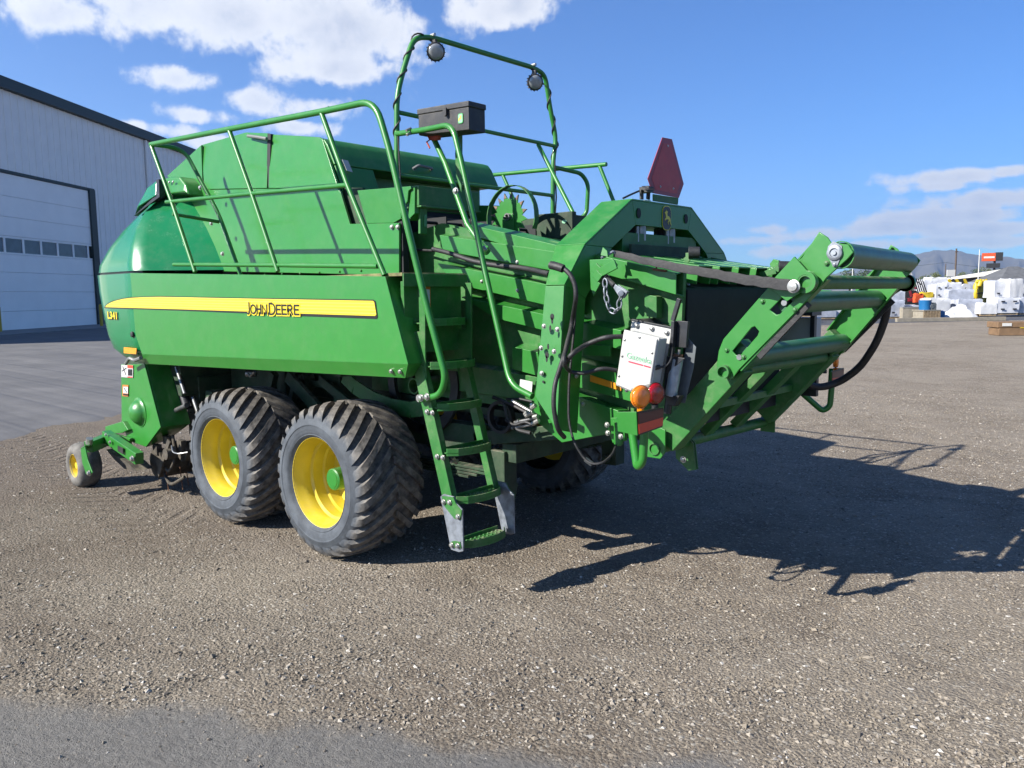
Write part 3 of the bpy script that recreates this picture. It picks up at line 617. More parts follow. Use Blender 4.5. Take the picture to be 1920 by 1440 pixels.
# ---- chassis, chamber body, rails
CZ = lambda x: 2.19-.205*(x-1.44)           # the chamber slopes down towards the tail
ch = part('bale_chamber')
a = MB(); a.yprism([(.3, 2.10), (1.1, 2.225), (2.93, CZ(2.93)-.03), (2.90, 1.02), (2.62, .97), (2.1, 1.02), (1.2, 1.05), (.3, 1.05)], -.63, -.60)
a.yprism([(.3, 2.10), (1.1, 2.225), (2.93, CZ(2.93)-.03), (2.90, 1.02), (2.62, .97), (2.1, 1.02), (1.2, 1.05), (.3, 1.05)], .60, .63)
a.build('chamber_side', 'green_frame', ch)
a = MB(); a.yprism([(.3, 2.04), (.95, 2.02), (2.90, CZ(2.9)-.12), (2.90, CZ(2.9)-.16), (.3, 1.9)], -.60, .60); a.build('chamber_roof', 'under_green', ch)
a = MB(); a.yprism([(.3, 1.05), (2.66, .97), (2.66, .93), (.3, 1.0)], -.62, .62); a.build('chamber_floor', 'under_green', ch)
def rail(pts, depth=.10, name='side_rail', m='green_paint', yo=-.72):
    """one pressed rail: outer face, folded top and bottom ledges"""
    (x0, z0), (x1, z1), (x2, z2), (x3, z3) = pts        # top-front, top-rear, bottom-rear, bottom-front
    a = MB(); t_ = .008
    a.prism([(x0, yo, z0), (x1, yo, z1), (x2, yo, z2), (x3, yo, z3)], (0, t_, 0))
    a.prism([(x0, yo+t_, z0), (x1, yo+t_, z1), (x1, yo+depth, z1+.018), (x0, yo+depth, z0+.018)], (0, 0, -t_))
    a.prism([(x3, yo+t_, z3), (x2, yo+t_, z2), (x2, yo+depth, z2-.018), (x3, yo+depth, z3-.018)], (0, 0, t_))
    return a.build(name, m, ch, .003)
rails = [((1.44, 2.190), (2.93, 1.845), (2.93, 1.735), (1.44, 2.125)),
         ((1.17, 2.140), (2.30, 1.965), (2.30, 1.850), (1.20, 2.035)),
         ((1.14, 1.960), (2.30, 1.765), (2.30, 1.640), (1.30, 1.820)),
         ((1.36, 1.735), (2.60, 1.545), (2.60, 1.440), (1.66, 1.600)),
         ((1.80, 1.430), (2.72, 1.300), (2.72, 1.150), (1.80, 1.290))]
for k, r in enumerate(rails): rail(r, yo=-.72+.012*(k == 0))
rail(((1.20, 1.30), (1.98, 1.25), (1.98, 1.10), (1.20, 1.12)), .08, 'side_rail', 'green_frame', -.70)
for r in rails: # far side, seen through the gaps
    rail(r, -.10, 'side_rail', 'green_frame', .72)
a = MB()
for k, yy in enumerate((-.45, -.22, .01, .24, .47)):
    a = MB(); x0, x1 = 1.15, 2.96; p, q = V(x0, yy, CZ(x0)-.075), V(x1, yy, CZ(x1)+.005)
    d = (q-p).normalized(); sdv = V(0, 1, 0); u = d.cross(sdv)
    for off, w_, h_ in ((.0, .13, .008), ): a.box((p+q)/2+u*0, ((q-p).length, .15, .008), (d, sdv, u))
    for s_ in (-.071, .071): a.box((p+q)/2+V(0, s_, 0)-u*.05, ((q-p).length, .008, .092), (d, sdv, u))
    a.build('top_rail', 'green_paint', ch, .002)
for x_, nm in ((2.80, 'rear_tie'), (1.55, 'front_tie')):
    a = MB(); a.box((x_, 0, CZ(x_)-.075), (.10, 1.24, .05)); a.build('cross_tie', 'green_frame', ch, .003)
a = MB(); a.prism([(2.734, -0.700, 1.742), (2.810, -0.700, 1.727), (2.811, -0.700, 1.612), (2.735, -0.700, 1.625)], (0, .06, 0)); a.build('tail_post', 'green_frame', ch, .003)
a = MB(); a.box((2.925, 0, 1.39), (.012, 1.18, .74)); a.box((2.86, -.56, 1.40), (.10, .02, .72)); a.build('rubber_curtain', 'deep_black', ch)
a = MB(); a.yprism([(1.2, 2.19), (2.3, 2.02), (2.3, 1.84), (1.2, 1.98)], -.655, -.645); a.build('chamber_side', 'green_frame', ch)
a = MB(); a.yprism([(2.00, 1.23), (2.62, 1.10), (2.66, 1.02), (2.5, .96), (2.2, .88), (1.98, 1.0)], -.74, -.66); a.build('lower_skirt', 'green_paint', ch, .004)
a = MB(); a.prism([(2.398, -0.726, 1.290), (2.611, -0.726, 1.246), (2.607, -0.726, 1.214), (2.398, -0.726, 1.253)], (0, -.004, 0)); a.build('yellow_reflector', 'amber_decal', ch)
a = MB(); a.box((2.28, -.73, 1.43), (.52, .012, .06)); a.build('gusset', 'green_paint', ch, .002)

# ---- arch frame around the chamber
ar = part('tension_arch')
outer = [(-1.05, 1.02), (-.98, 1.79), (-.80, 2.01), (-.345, 2.285)]; outer = outer+[(-y, z) for y, z in outer[::-1]]
inner = [(-.88, .98), (-.80, 1.72), (-.545, 2.005), (-.305, 2.145)]; inner = inner+[(-y, z) for y, z in inner[::-1]]
poly = outer+inner[::-1]
a = MB(); n = len(outer)
XF = [2.27, 2.29, 2.215, 2.20, 2.20, 2.215, 2.29, 2.27]; x1, t_ = 2.42, .01
zf = [.17, 0, 0, 0, 0, 0, 0, .17]
for i in range(n-1):
    q4 = [outer[i], outer[i+1], inner[i+1], inner[i]]; a.prism([(x1, y, z) for y, z in q4], (-t_, 0, 0))
    a.prism([(XF[i], outer[i][0], outer[i][1]+zf[i]), (XF[i+1], outer[i+1][0], outer[i+1][1]+zf[i+1]), (XF[i+1], inner[i+1][0], inner[i+1][1]+zf[i+1]), (XF[i], inner[i][0], inner[i][1]+zf[i])], (t_, 0, 0))
    for ring_, sg, tt, e_ in ((outer, 1, t_, 0), (inner, -1, .006, .012)):
        (ya, za_), (yb, zb_) = ring_[i], ring_[i+1]
        nrm = V(0, zb_-za_, -(yb-ya)).normalized()
        if nrm.dot(V(0, (ya+yb)/2, (za_+zb_)/2-1.4))*sg < 0: nrm = -nrm
        a.prism([(XF[i]+e_, ya, za_+zf[i]), (x1-e_, ya, za_), (x1-e_, yb, zb_), (XF[i+1]+e_, yb, zb_+zf[i+1])], nrm*tt*sg)
a.build('arch_plate', 'green_paint', ar, .003, smooth=False)
# slots, holes and bolts on the near leg
a = MB()
def oval(c, ru, rv, ux_, uy_, off, n_=14):
    c = V(c); return [c+V(ux_)*(ru*math.cos(2*PI*k/n_))+V(uy_)*(rv*math.sin(2*PI*k/n_)) for k in range(n_)]
for c, ru, rv in (((2.397, -1.063, 1.627), .013, .017), ((2.397, -1.063, 1.607), .006, .018), ((2.354, -1.056, 1.421), .013, .017), ((2.352, -1.056, 1.401), .006, .018),
                  ((2.382, -1.061, 1.564), .006, .018), ((2.364, -1.058, 1.467), .006, .016), ((2.324, -1.052, 1.275), .007, .007)):
    a.prism(oval(c, ru, rv, (1, 0, 0), (0, 0, 1), 0), (0, -.003, 0))
for c, ru, rv, rot in (((2.4225, -.28, 2.215), .022, .030, 0), ((2.4225, .27, 2.215), .022, .030, 0), ((2.4225, -.62, 1.93), .010, .012, 0)):
    a.prism(oval(c, ru, rv, (0, 1, 0), (0, 0, 1), 0), (.003, 0, 0))
a.build('slot', 'deep_black', ar)
a = MB()
for p in ((2.339, -1.062, 1.576), (2.430, -1.062, 1.561), (2.314, -1.058, 1.458), (2.404, -1.058, 1.443), (2.316, -1.056, 1.321)): a.bolt(p, (0, -1, 0), .011)
for p in ((2.43, -.93, 1.55), (2.43, -.90, 1.30), (2.43, -.84, 1.14)): a.bolt(p, (1, 0, 0), .011)
a.build('bolt', 'bolt_steel', ar)
a = MB(); a.box((2.31, 0, 2.02), (.20, .86, .16)); a.box((2.40, 0, 1.93), (.06, .95, .10)); a.build('density_beam', 'green_frame', ar, .004)
for yy in (-.17, .17):
    a = MB(); a.cyl((2.33, yy-.05, 2.02), (2.33, yy-.05, 2.15), .045, 18); a.build('cylinder', 'deep_black', ar)
    a = MB(); a.cyl((2.38, yy-.02, 2.06), (2.38, yy-.02, 2.15), .032, 18); a.cyl((2.40, yy-.09, 2.05), (2.40, yy-.09, 2.14), .012, 12); a.build('cylinder_rod', 'steel', ar)
a = MB()
for yy in (-.23, -.10, .13, .25): a.bolt((2.43, yy, 1.98), (1, 0, 0), .015)
a.build('bolt', 'bolt_steel', ar)
a = MB()
a.box((2.445, 0, 1.985), (.02, .80, .09)); a.build('clamp_bar', 'under_green', ar, .003)
# emblem: dark shield with a leaping deer, built as flat print
em = part('emblem')
cx_, cz_ = 0.035, 2.205
def rrect(w_, h_, r, n_=6): 
    out = []
    for sx_, sy_, a0 in ((1, 1, 0), (-1, 1, 90), (-1, -1, 180), (1, -1, 270)):
        for k in range(n_+1):
            an = math.radians(a0+90*k/n_); out.append((sx_*(w_/2-r)+r*math.cos(an), sy_*(h_/2-r)+r*math.sin(an)))
    return out
def flat(name, pts, x, m, par, s_=1.0, c=(cx_, cz_)): 
    a = MB(); a.prism([(x, c[0]+p[0]*s_, c[1]+p[1]*s_) for p in pts], (.0012, 0, 0)); return a.build(name, m, par)
flat('badge_border', rrect(.104, .150, .040), 2.4225, 'decal_yellow', em)
flat('badge', rrect(.094, .140, .036), 2.4245, 'decal_black', em)
deer = [(-.36, -.10), (-.30, .02), (-.18, .10), (-.04, .12), (.0, .24), (-.06, .33), (-.02, .37), (.06, .38), (.10, .47), (.12, .38), (.18, .33), (.26, .28), (.24, .24), (.16, .23), (.14, .10), (.12, .0), (.24, -.06), (.20, -.16), (.16, -.08), (.06, -.07), (.0, -.06), (-.10, -.05), (-.16, -.10), (-.06, -.22), (-.16, -.34), (-.18, -.30), (-.12, -.22), (-.24, -.14), (-.30, -.26), (-.42, -.38), (-.40, -.28), (-.34, -.18)]
def deer_pts(k, flip=1): return [(p[0]*k*flip, p[1]*k) for p in deer]
flat('deer', deer_pts(.115, -1), 2.4262, 'decal_yellow', em)

# ---- wheels
def tyre_mesh(R, W_, rb, nl, m='tyre_rubber'):
    a = MB(); k = R/.535
    prof = [(.03, rb), (.004, rb+.022*k), (.001, rb+.026*k), (.004, rb+.030*k), (-.001, rb+.036*k), (-.003, .392*k), (-.007, .396*k), (-.007, .402*k), (-.003, .406*k), (.002, .435*k), (.024, .462*k), (.068, .486*k), (.13, .499*k), (W_/2, .506*k)]
    prof = prof+[(W_-t_, r) for t_, r in prof[-2::-1]]
    a.lathe(prof, (0, 0, 0), (0, 1, 0), 72)
    # bars: from the shoulder diagonally to the middle, alternating sides
    path = [(.004, .442, 0.0), (.010, .470, .02), (.034, .500, .055), (.072, .518, .11), (.14, .530, .20), (.22, .535, .31), (.295, .536, .41)]
    for side in (0, 1):
        for j in range(nl):
            a0 = 2*PI*(j+.5*side)/nl; vs = []; n_ = len(path)
            for q, (t_, r, da) in enumerate(path):
                t2 = t_*W_/.6
                y = t2 if side == 0 else W_-t2
                hw = (.120 if q < 2 else .112 if q < 4 else .100)*(1 if q < 6 else .85)
                for s_, dr in ((-1, 0), (1, 0), (1, -.042), (-1, -.042)):
                    an = a0+da*1.15+s_*hw*(.5 if dr == 0 else .60); rr = (r+dr)*k
                    vs.append((rr*math.cos(an), y, rr*math.sin(an)))
            fs = [(q*4+c, q*4+(c+1) % 4, (q+1)*4+(c+1) % 4, (q+1)*4+c) for q in range(n_-1) for c in range(4)]+[(0, 3, 2, 1), tuple((n_-1)*4+c for c in range(4))]
            a.add(vs, fs)
    return a.mesh('tyre', m, 40)
T_ME = tyre_mesh(.523, .55, .298, 27)
a = MB(); a.lathe([(.028, .318), (.020, .312), (.026, .300), (.05, .290), (.09, .283), (.105, .276), (.15, .276), (.165, .262), (.24, .260), (.255, .250), (.33, .246), (.345, .20), (.36, .12), (.36, .0)], (0, 0, 0), (0, 1, 0), 64)
RIM_ME = a.mesh('wheel', 'yellow_paint', 28)
a = MB(); a.lathe([(.36, .125), (.33, .125), (.315, .105), (.28, .10), (.27, .078), (.25, .078), (.145, .074), (.138, .066), (.138, .056), (.134, .054), (.134, 0)], (0, 0, 0), (0, 1, 0), 28)
for k in range(6):
    an = PI*k/3; a.cyl((.088*math.cos(an), .29, .088*math.sin(an)), (.088*math.cos(an), .262, .088*math.sin(an)), .014, 8)
HUB_ME = a.mesh('hub', 'green_paint', 35)
a = MB()
for k in range(8):
    an = 2*PI*(k+.35)/8; a.bolt((.165*math.cos(an), .352, .165*math.sin(an)), (0, -1, 0), .014)
NUT_ME = a.mesh('wheel_nuts', 'bolt_steel', 35)
for x, y, rz in ((.65, -1.40, 0), (-.64, -1.40, 0), (.65, 1.40, PI), (-.64, 1.40, PI)):
    o = link('wheel', RIM_ME, BALER); o.location = (x, y, .524); o.rotation_euler = (0, random.random()*6*0+(.0 if rz == 0 else 0), rz)
    link('tyre', T_ME, o); link('hub', HUB_ME, o); link('wheel_nuts', NUT_ME, o)
# tandem axle beams, leaf springs, frame
un = part('chassis')
for sy in (-1, 1):
    a = MB(); a.bar((-2.2, sy*.62, .80), (1.45, sy*.62, .80), .10, .18); a.bar((1.40, sy*.62, .80), (2.10, sy*.62, .92), .10, .09); a.build('frame_rail', 'under_green', un, .006)
    a = MB(); a.box((0, sy*.60, .56), (1.5, .11, .12)); a.build('walking_beam', 'under_green', un, .01)
    for xx in (-.64, .65):
        a = MB(); a.cyl((xx, sy*.5, .524), (xx, sy*1.05, .524), .055, 16); a.build('stub_axle', 'under_green', un)
    a = MB()
    for k in range(4): a.box((.95, sy*.62, .60-.022*k), (1.25-.16*k, .08, .016))
    a.build('leaf_spring', 'under_green', un, .002)
    a = MB(); a.box((1.62, sy*.62, .60), (.13, .12, .30)); a.cyl((1.62, sy*.62-.11, .50), (1.62, sy*.62+.11, .50), .03, 12); a.build('spring_hanger', 'under_green', un, .006)
a = MB(); a.box((1.7, 0, .74), (.12, 1.3, .12)); a.build('cross_member', 'under_green', un, .006)
a = MB(); a.box((-1.6, 0, .85), (.12, 1.9, .16)); a.build('cross_member', 'under_green', un, .006)
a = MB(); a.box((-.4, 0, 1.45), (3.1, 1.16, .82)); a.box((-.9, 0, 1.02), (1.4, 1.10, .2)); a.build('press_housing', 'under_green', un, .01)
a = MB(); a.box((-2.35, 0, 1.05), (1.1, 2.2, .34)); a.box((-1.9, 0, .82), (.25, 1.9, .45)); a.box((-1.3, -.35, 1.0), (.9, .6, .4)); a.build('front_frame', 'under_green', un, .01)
a = MB(); a.box((-.2, -.95, 1.30), (3.0, .06, .07)); a.box((.75, -.98, 1.26), (.06, .56, .07)); a.box((-1.4, -.98, 1.26), (.06, .6, .07)); a.build('shield_bracket', 'under_green', un, .004)
a = MB()
pts = [(0.187, -0.800, 1.158), (0.312, -0.800, 1.087), (0.527, -0.800, 1.013), (0.733, -0.800, 0.976), (0.931, -0.800, 0.971), (1.095, -0.800, 1.000)]
for p, q in zip(pts, pts[1:]): a.bar(p, q, .02, .11)
a.build('belt_guard', 'green_frame', un, .002)
a = MB(); a.pipe((1.034, -0.860, 1.145), V((1.034, -0.860, 1.145))+V(0, .4, 0), .055, .045); a.build('cross_pipe', 'green_frame', un)
a = MB()
a.lathe([(-.02, .52), (.02, .52), (.02, .44), (-.02, .44)], (-.55, -.66, 1.05), (0, 1, 0), 48, True)
for k in range(5): 
    an = 2*PI*k/5; a.bar((-.55, -.66, 1.05), (-.55+.46*math.cos(an), -.66, 1.05+.46*math.sin(an)), .03, .05)
a.lathe([(-.05, .09), (.05, .09)], (-.55, -.66, 1.05), (0, 1, 0), 20); a.build('flywheel', 'under_green', un)
a = MB(); a.lathe([(-.015, .36), (.015, .36), (.015, .29), (-.015, .29)], (.95, -.70, 1.15), (0, 1, 0), 40, True); a.lathe([(-.03, .08), (.03, .08), (.03, 0)], (.95, -.70, 1.15), (0, 1, 0), 16)
a.bar((.95, -.70, .82), (.95, -.70, 1.48), .03, .05); a.build('feeder_wheel', 'black_plastic', un)
a = MB(); a.bar((-0.841, -0.750, 1.115), (-0.989, -0.750, 0.833), .05, .06); a.bar((-0.563, -0.800, 1.113), (-0.138, -0.800, 0.868), .04, .10); a.bar((-0.195, -0.750, 1.102), (0.205, -0.750, 0.933), .03, .07); a.bar((-0.606, -0.700, 1.071), (-0.704, -0.700, 0.806), .05, .05); a.build('linkage', 'under_green', un, .003)
a = MB(); a.tube([(-0.668, -1.100, 1.166), (-0.616, -1.100, 1.131), (-0.549, -1.100, 1.173)], .012, 8); a.cyl((-0.678, -1.100, 1.153), (-0.620, -1.050, 1.152), .03, 10); a.build('valve', 'steel', un)
a = MB(); a.cyl((-2.001, -1.050, 1.121), (-1.800, -1.050, 0.774), .045, 16); a.build('hydraulic_cylinder', 'black_paint', un)
a = MB(); a.cyl((-1.863, -1.100, 1.142), (-1.730, -1.100, 0.913), .020, 12); a.cyl((-1.869, -1.150, 0.746), (-1.609, -1.150, 0.825), .022, 12); a.cyl((-1.790, -1.000, 0.865), (-1.707, -1.000, 0.728), .02, 10); a.build('cylinder_rod', 'steel', un)
a = MB(); a.tube([(-1.612, -1.300, 0.496), (-1.600, -1.300, 0.437), (-1.493, -1.300, 0.436), (-1.431, -1.250, 0.450)], .007, 8, fillet=.03); a.build('hose', 'steel', un)

# ---- pickup at the front left
pk = part('pickup')
Ys = -1.32
side = [(-2.495, 1.150), (-2.004, 1.174), (-1.761, 0.640), (-2.080, 0.429), (-2.454, 0.444), (-2.570, 0.602)]
a = MB(); a.yprism(side, Ys, Ys+.02); a.prism([o3(side[1], Ys+.02), o3(side[2], Ys+.02), (side[2][0], Ys+.27, side[2][1]), (side[1][0], Ys+.27, side[1][1])], (-.01, 0, 0)); a.prism([o3(side[2], Ys+.02), o3(side[3], Ys+.02), (side[3][0], Ys+.20, side[3][1]+.03), (side[2][0], Ys+.27, side[2][1])], (-.01, 0, 0))
ps = a.build('side_cover', 'green_panel', pk, .003)
a = MB(); a.lathe([(0, .135), (-.006, .135), (-.008, .118), (-.03, .108), (-.055, .088), (-.075, .06), (-.085, .03), (-.088, 0)], (-2.161, -1.320, 0.735), (0, 1, 0), 32); a.build('bearing_dome', 'green_panel', pk, 0, 60)
a = MB(); a.prism([(-2.471, -1.325, 1.147), (-2.220, -1.325, 1.155), (-2.243, -1.325, 1.040), (-2.490, -1.325, 1.033)], (0, -.002, 0)); s1 = a.build('danger_label', 'decal_white', pk)
a = MB(); a.prism([(-2.337, -1.328, 1.151), (-2.224, -1.328, 1.154), (-2.228, -1.328, 1.126), (-2.341, -1.328, 1.124)], (0, -.001, 0)); a.prism([(-2.353, -1.328, 1.048), (-2.245, -1.328, 1.052), (-2.246, -1.328, 1.043), (-2.354, -1.328, 1.038)], (0, -.001, 0)); a.build('label_print', 'orange_red', pk)
a = MB(); a.prism([(-2.331, -1.328, 1.115), (-2.240, -1.328, 1.118), (-2.249, -1.328, 1.059), (-2.340, -1.328, 1.056)], (0, -.001, 0)); a.bar((-2.443, -1.328, 1.134), (-2.385, -1.328, 1.059), .001, .012); a.bar((-2.462, -1.328, 1.089), (-2.364, -1.328, 1.123), .001, .009); a.build('label_print', 'decal_black', pk)
a = MB(); a.prism([(-2.477, -1.325, 0.962), (-2.350, -1.325, 0.968), (-2.372, -1.325, 0.861), (-2.494, -1.325, 0.857)], (0, -.002, 0)); a.build('caution_label', 'decal_orange', pk)
a = MB(); a.prism([(-2.461, -1.328, 0.946), (-2.356, -1.328, 0.951), (-2.366, -1.328, 0.889), (-2.470, -1.328, 0.886)], (0, -.001, 0)); a.build('label_print', 'decal_white', pk)
a = MB(); a.prism([(-2.470, -1.329, 0.881), (-2.365, -1.329, 0.884), (-2.368, -1.329, 0.869), (-2.472, -1.329, 0.866)], (0, -.001, 0)); a.bar((-2.444, -1.329, 0.937), (-2.386, -1.329, 0.897), .001, .010); a.build('label_print', 'decal_black', pk)
a = MB(); a.tube([(-2.193, -1.400, 1.176), (-2.058, -1.420, 1.235), (-2.011, -1.400, 1.213), (-1.832, -1.420, 1.245)], .016, 8, fillet=.03); a.build('grab_handle', 'handle_grey', pk)
a = MB(); a.prism([(-2.858, -1.360, 0.538), (-2.444, -1.360, 0.630), (-2.340, -1.360, 0.561), (-2.486, -1.360, 0.516), (-2.858, -1.360, 0.465)], (0, .35, .0)); a.prism([(-2.755, -1.360, 0.487), (-2.306, -1.360, 0.486), (-2.364, -1.360, 0.401), (-2.536, -1.360, 0.420)], (0, .03, 0)); a.build('windguard', 'green_panel', pk, .004)
a = MB(); a.bar((-2.584, -1.460, 0.494), (-1.889, -1.460, 0.370), .075, .105); a.build('carrier_arm', 'green_paint', pk, .006)
a = MB(); a.prism([(-2.196, -1.514, 0.458), (-2.085, -1.514, 0.448), (-2.095, -1.514, 0.390), (-2.205, -1.514, 0.405)], (0, -.002, 0)); a.build('plate_label', 'black_plastic', pk)
a = MB(); a.bolt((-2.353, -1.515, 0.469), (0, -1, 0), .013); a.bolt((-1.898, -1.515, 0.377), (0, -1, 0), .022); a.bolt((-2.437, -1.515, 0.528), (0, -1, 0), .012); a.build('bolt', 'bolt_steel', pk)
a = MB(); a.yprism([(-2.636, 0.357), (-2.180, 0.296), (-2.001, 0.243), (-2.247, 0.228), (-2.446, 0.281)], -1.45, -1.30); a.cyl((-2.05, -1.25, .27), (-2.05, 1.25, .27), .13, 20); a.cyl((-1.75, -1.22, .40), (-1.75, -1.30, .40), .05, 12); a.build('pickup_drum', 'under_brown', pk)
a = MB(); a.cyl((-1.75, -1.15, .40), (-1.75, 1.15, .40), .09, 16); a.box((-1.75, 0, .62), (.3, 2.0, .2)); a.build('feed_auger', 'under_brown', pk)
for k in range(24):
    yy = -1.22+k*.105; x_ = -1.93+.06*math.sin(k*2.1)
    a = MB(); a.tube([(x_, yy, .24), (x_+.015, yy, .12), (x_+.03, yy, .035)], .005, 6); a.build('tine', 'rust', pk)
a = MB()
for k in range(9): a.bar((-2.02+.05*random.random(), -1.27+.26*k, .16), (-1.72, -1.27+.26*k, .52), .015, .05)
for k in range(7):
    p = V(-1.95+random.uniform(-.1, .25), -1.20+random.uniform(-.05, .1), .35+random.uniform(0, .25)); a.box(p, (.08, .05, random.uniform(.03, .12)))
a.tube([(-1.8, -1.2, .55), (-1.72, -1.22, .35), (-1.85, -1.24, .2), (-1.98, -1.22, .3)], .014, 8, fillet=.1)
a.tube([(-1.95, -1.22, .18), (-1.8, -1.25, .10), (-1.62, -1.2, .2)], .015, 8, fillet=.1)
a.build('tine_band', 'under_brown', pk, .002)
# gauge wheels
def gauge(sy):
    gw = part('gauge_wheel')
    c = V(-2.83, sy*1.68, .212)
    a = MB(); k = .212/.535
    a.lathe([(.02, .10), (.0, .12), (-.004, .15), (.012, .188), (.045, .207), (.10, .212), (.155, .207), (.188, .188), (.204, .15), (.20, .12), (.18, .10)], (0, 0, 0), (0, 1, 0), 40)
    o = a.build('tyre', 'gauge_rubber', gw, 0, 60); o.location = c; o.rotation_euler = (0, 0, 0 if sy < 0 else PI)
    a = MB(); a.lathe([(.015, .112), (.010, .106), (.03, .098), (.07, .092), (.08, .03), (.03, .03), (.03, 0)], (0, 0, 0), (0, 1, 0), 32); o = a.build('rim', 'yellow_paint', gw, 0, 30); o.location = c; o.rotation_euler = (0, 0, 0 if sy < 0 else PI)
    s_ = -sy
    def m_(p): return (p[0], p[1]*s_, p[2])
    a = MB(); f = [(-2.435, -1.740, 0.426), (-2.331, -1.740, 0.462), (-2.291, -1.740, 0.353), (-2.203, -1.740, 0.252), (-2.270, -1.740, 0.209), (-2.352, -1.740, 0.216), (-2.420, -1.740, 0.307)]
    a.prism([m_(p) for p in f], (0, .012*s_, 0)); a.prism([m_(p) for p in ((-2.435, -1.740, 0.426), (-2.331, -1.740, 0.462), (-2.690, -1.420, 0.401), (-2.787, -1.420, 0.338))], (0, 0, .012)); a.bar(m_((-2.469, -1.660, 0.433)), m_((-2.618, -1.440, 0.453)), .08, .10)
    a.build('fork', 'green_paint', gw, .004)
    a = MB(); a.bolt(m_((-2.251, -1.745, 0.241)), (0, -s_, 0), .02); a.cyl(m_((-2.451, -1.660, 0.465)), m_((-2.430, -1.660, 0.515)), .03, 10); a.build('bolt', 'bolt_steel', gw)
gauge(-1); gauge(1)

# ---- ladder at the rear corner
ld = part('ladder')
LY0, LY1 = -1.285, -.90
def lerp(p, q, t_): return tuple(a_+(b_-a_)*t_ for a_, b_ in zip(p, q))
top = (1.60, 1.84); joint = (1.665, 1.26); knee = (1.579, 1.297); bott = (1.808, 0.558)
dl = V(bott[0]-knee[0], bott[1]-knee[1]).normalized()
for y0, y1 in ((LY0, LY0+.010), (LY1-.010, LY1)):
    a = MB()
    a.yprism([(top[0]-.01, top[1]-.02), (top[0]+.045, top[1]-.02), (knee[0]+.055, knee[1]+.10), (knee[0]+.06, knee[1]-.02), (knee[0]-.03, knee[1]-.02), (knee[0]-.09, knee[1]+.10), (knee[0]-.045, knee[1]+.24), (top[0]-.01, top[1]-.3)], y0, y1)
    a.build('upper_stile', 'green_frame', ld, .002)
    nx_, nz_ = -dl.y, dl.x
    wd = .045
    a = MB(); c0 = (knee[0]-.01, knee[1]+.05); c1 = bott
    pr = [(c0[0]-wd*1.0, c0[1]), (c0[0]+wd, c0[1]), (c1[0]+wd, c1[1]-.01), (c1[0]-wd, c1[1]+.01)]
    a.yprism(pr, y0-.004, y1+.004)
    sgn = 1 if y0 < -1.1 else -1
    ye = y0+.004 if sgn > 0 else y1-.004
    a.prism([(pr[1][0], ye, pr[1][1]), (pr[2][0], ye, pr[2][1]), (pr[2][0], ye+sgn*.035, pr[2][1]), (pr[1][0], ye+sgn*.035, pr[1][1])], (-.006, 0, 0))
    a.build('lower_stile', 'green_frame', ld, .002)
# galvanised foot plates with green gussets
f0 = [(1.780, 0.605), (1.807, 0.625), (1.890, 0.623), (1.911, 0.589), (1.957, 0.560), (1.959, 0.322), (1.924, 0.309), (1.859, 0.310), (1.824, 0.444)]
for y0 in (-1.327, -.898):
    a = MB(); a.yprism(f0, y0, y0+.010); fo = a.build('foot_plate', 'galvanised', ld, .002)
g1_ = [(1.800, 0.613), (1.892, 0.622), (1.912, 0.588), (1.958, 0.557), (1.948, 0.500), (1.897, 0.500), (1.837, 0.542), (1.807, 0.568)]
g2_ = [(1.862, 0.357), (1.893, 0.370), (1.940, 0.373), (1.948, 0.338), (1.883, 0.330)]
a = MB(); a.yprism(g1_, -1.332, -1.328); a.yprism(g2_, -1.332, -1.328); a.yprism(g1_, -.887, -.883); a.build('gusset', 'green_frame', ld)
a = MB()
for p in ((1.818, -1.335, 0.583), (1.866, -1.335, 0.588), (1.932, -1.335, 0.517), (1.876, -1.335, 0.343), (1.924, -1.335, 0.349), (1.652, -1.295, 1.079), (1.697, -1.295, 1.077), (1.729, -1.295, 0.826), (1.776, -1.295, 0.826)): a.bolt(p, (0, -1, 0), .0125)
a.build('bolt', 'bolt_steel', ld)
# treads: front rim curved, anti-slip surface with raised teeth
steps = [(1.619, -1.270, 1.582), (1.696, -1.270, 1.334), (1.747, -1.270, 1.097), (1.818, -1.270, 0.843), (1.889, -1.270, 0.575), (1.925, -1.270, 0.324)]
for k, s_ in enumerate(steps):
    x0, z0 = s_[0], s_[2]+.01
    n_ = 9; rim = []
    for j in range(n_):
        t_ = j/(n_-1); y = LY0+.012+(LY1-LY0-.024)*t_; rim.append((x0+.045*math.sin(PI*t_)+(.0 if 0 < j < n_-1 else -.03), y))
    a = MB()
    for (xa, ya), (xb, yb) in zip(rim, rim[1:]): a.prism([(xa, ya, z0-.022), (xb, yb, z0-.022), (xb, yb, z0+.022), (xa, ya, z0+.022)], (-.007, 0, 0))
    a.zprism([(x, y) for x, y in rim]+[(x0-.095, LY1-.012), (x0-.095, LY0+.012)], z0-.010, z0-.002)
    for j in range(9):
        y = LY0+.05+(LY1-LY0-.10)*j/8
        for r_ in range(3): a.cyl((x0-.005-.03*r_, y, z0-.002), (x0-.005-.03*r_, y, z0+.005), .009, 6, .006)
    a.bar((x0-.09, LY0+.012, z0+.004), (x0-.09, LY1-.012, z0+.004), .006, .03)
    a.build('step', 'green_frame', ld, .0015)
a = MB(); a.cyl((1.753, -1.200, 0.811), (1.736, -1.150, 0.766), .012, 8); a.cyl((1.743, -1.200, 0.781), (1.746, -1.150, 0.786), .009, 8); a.build('latch', 'steel', ld)

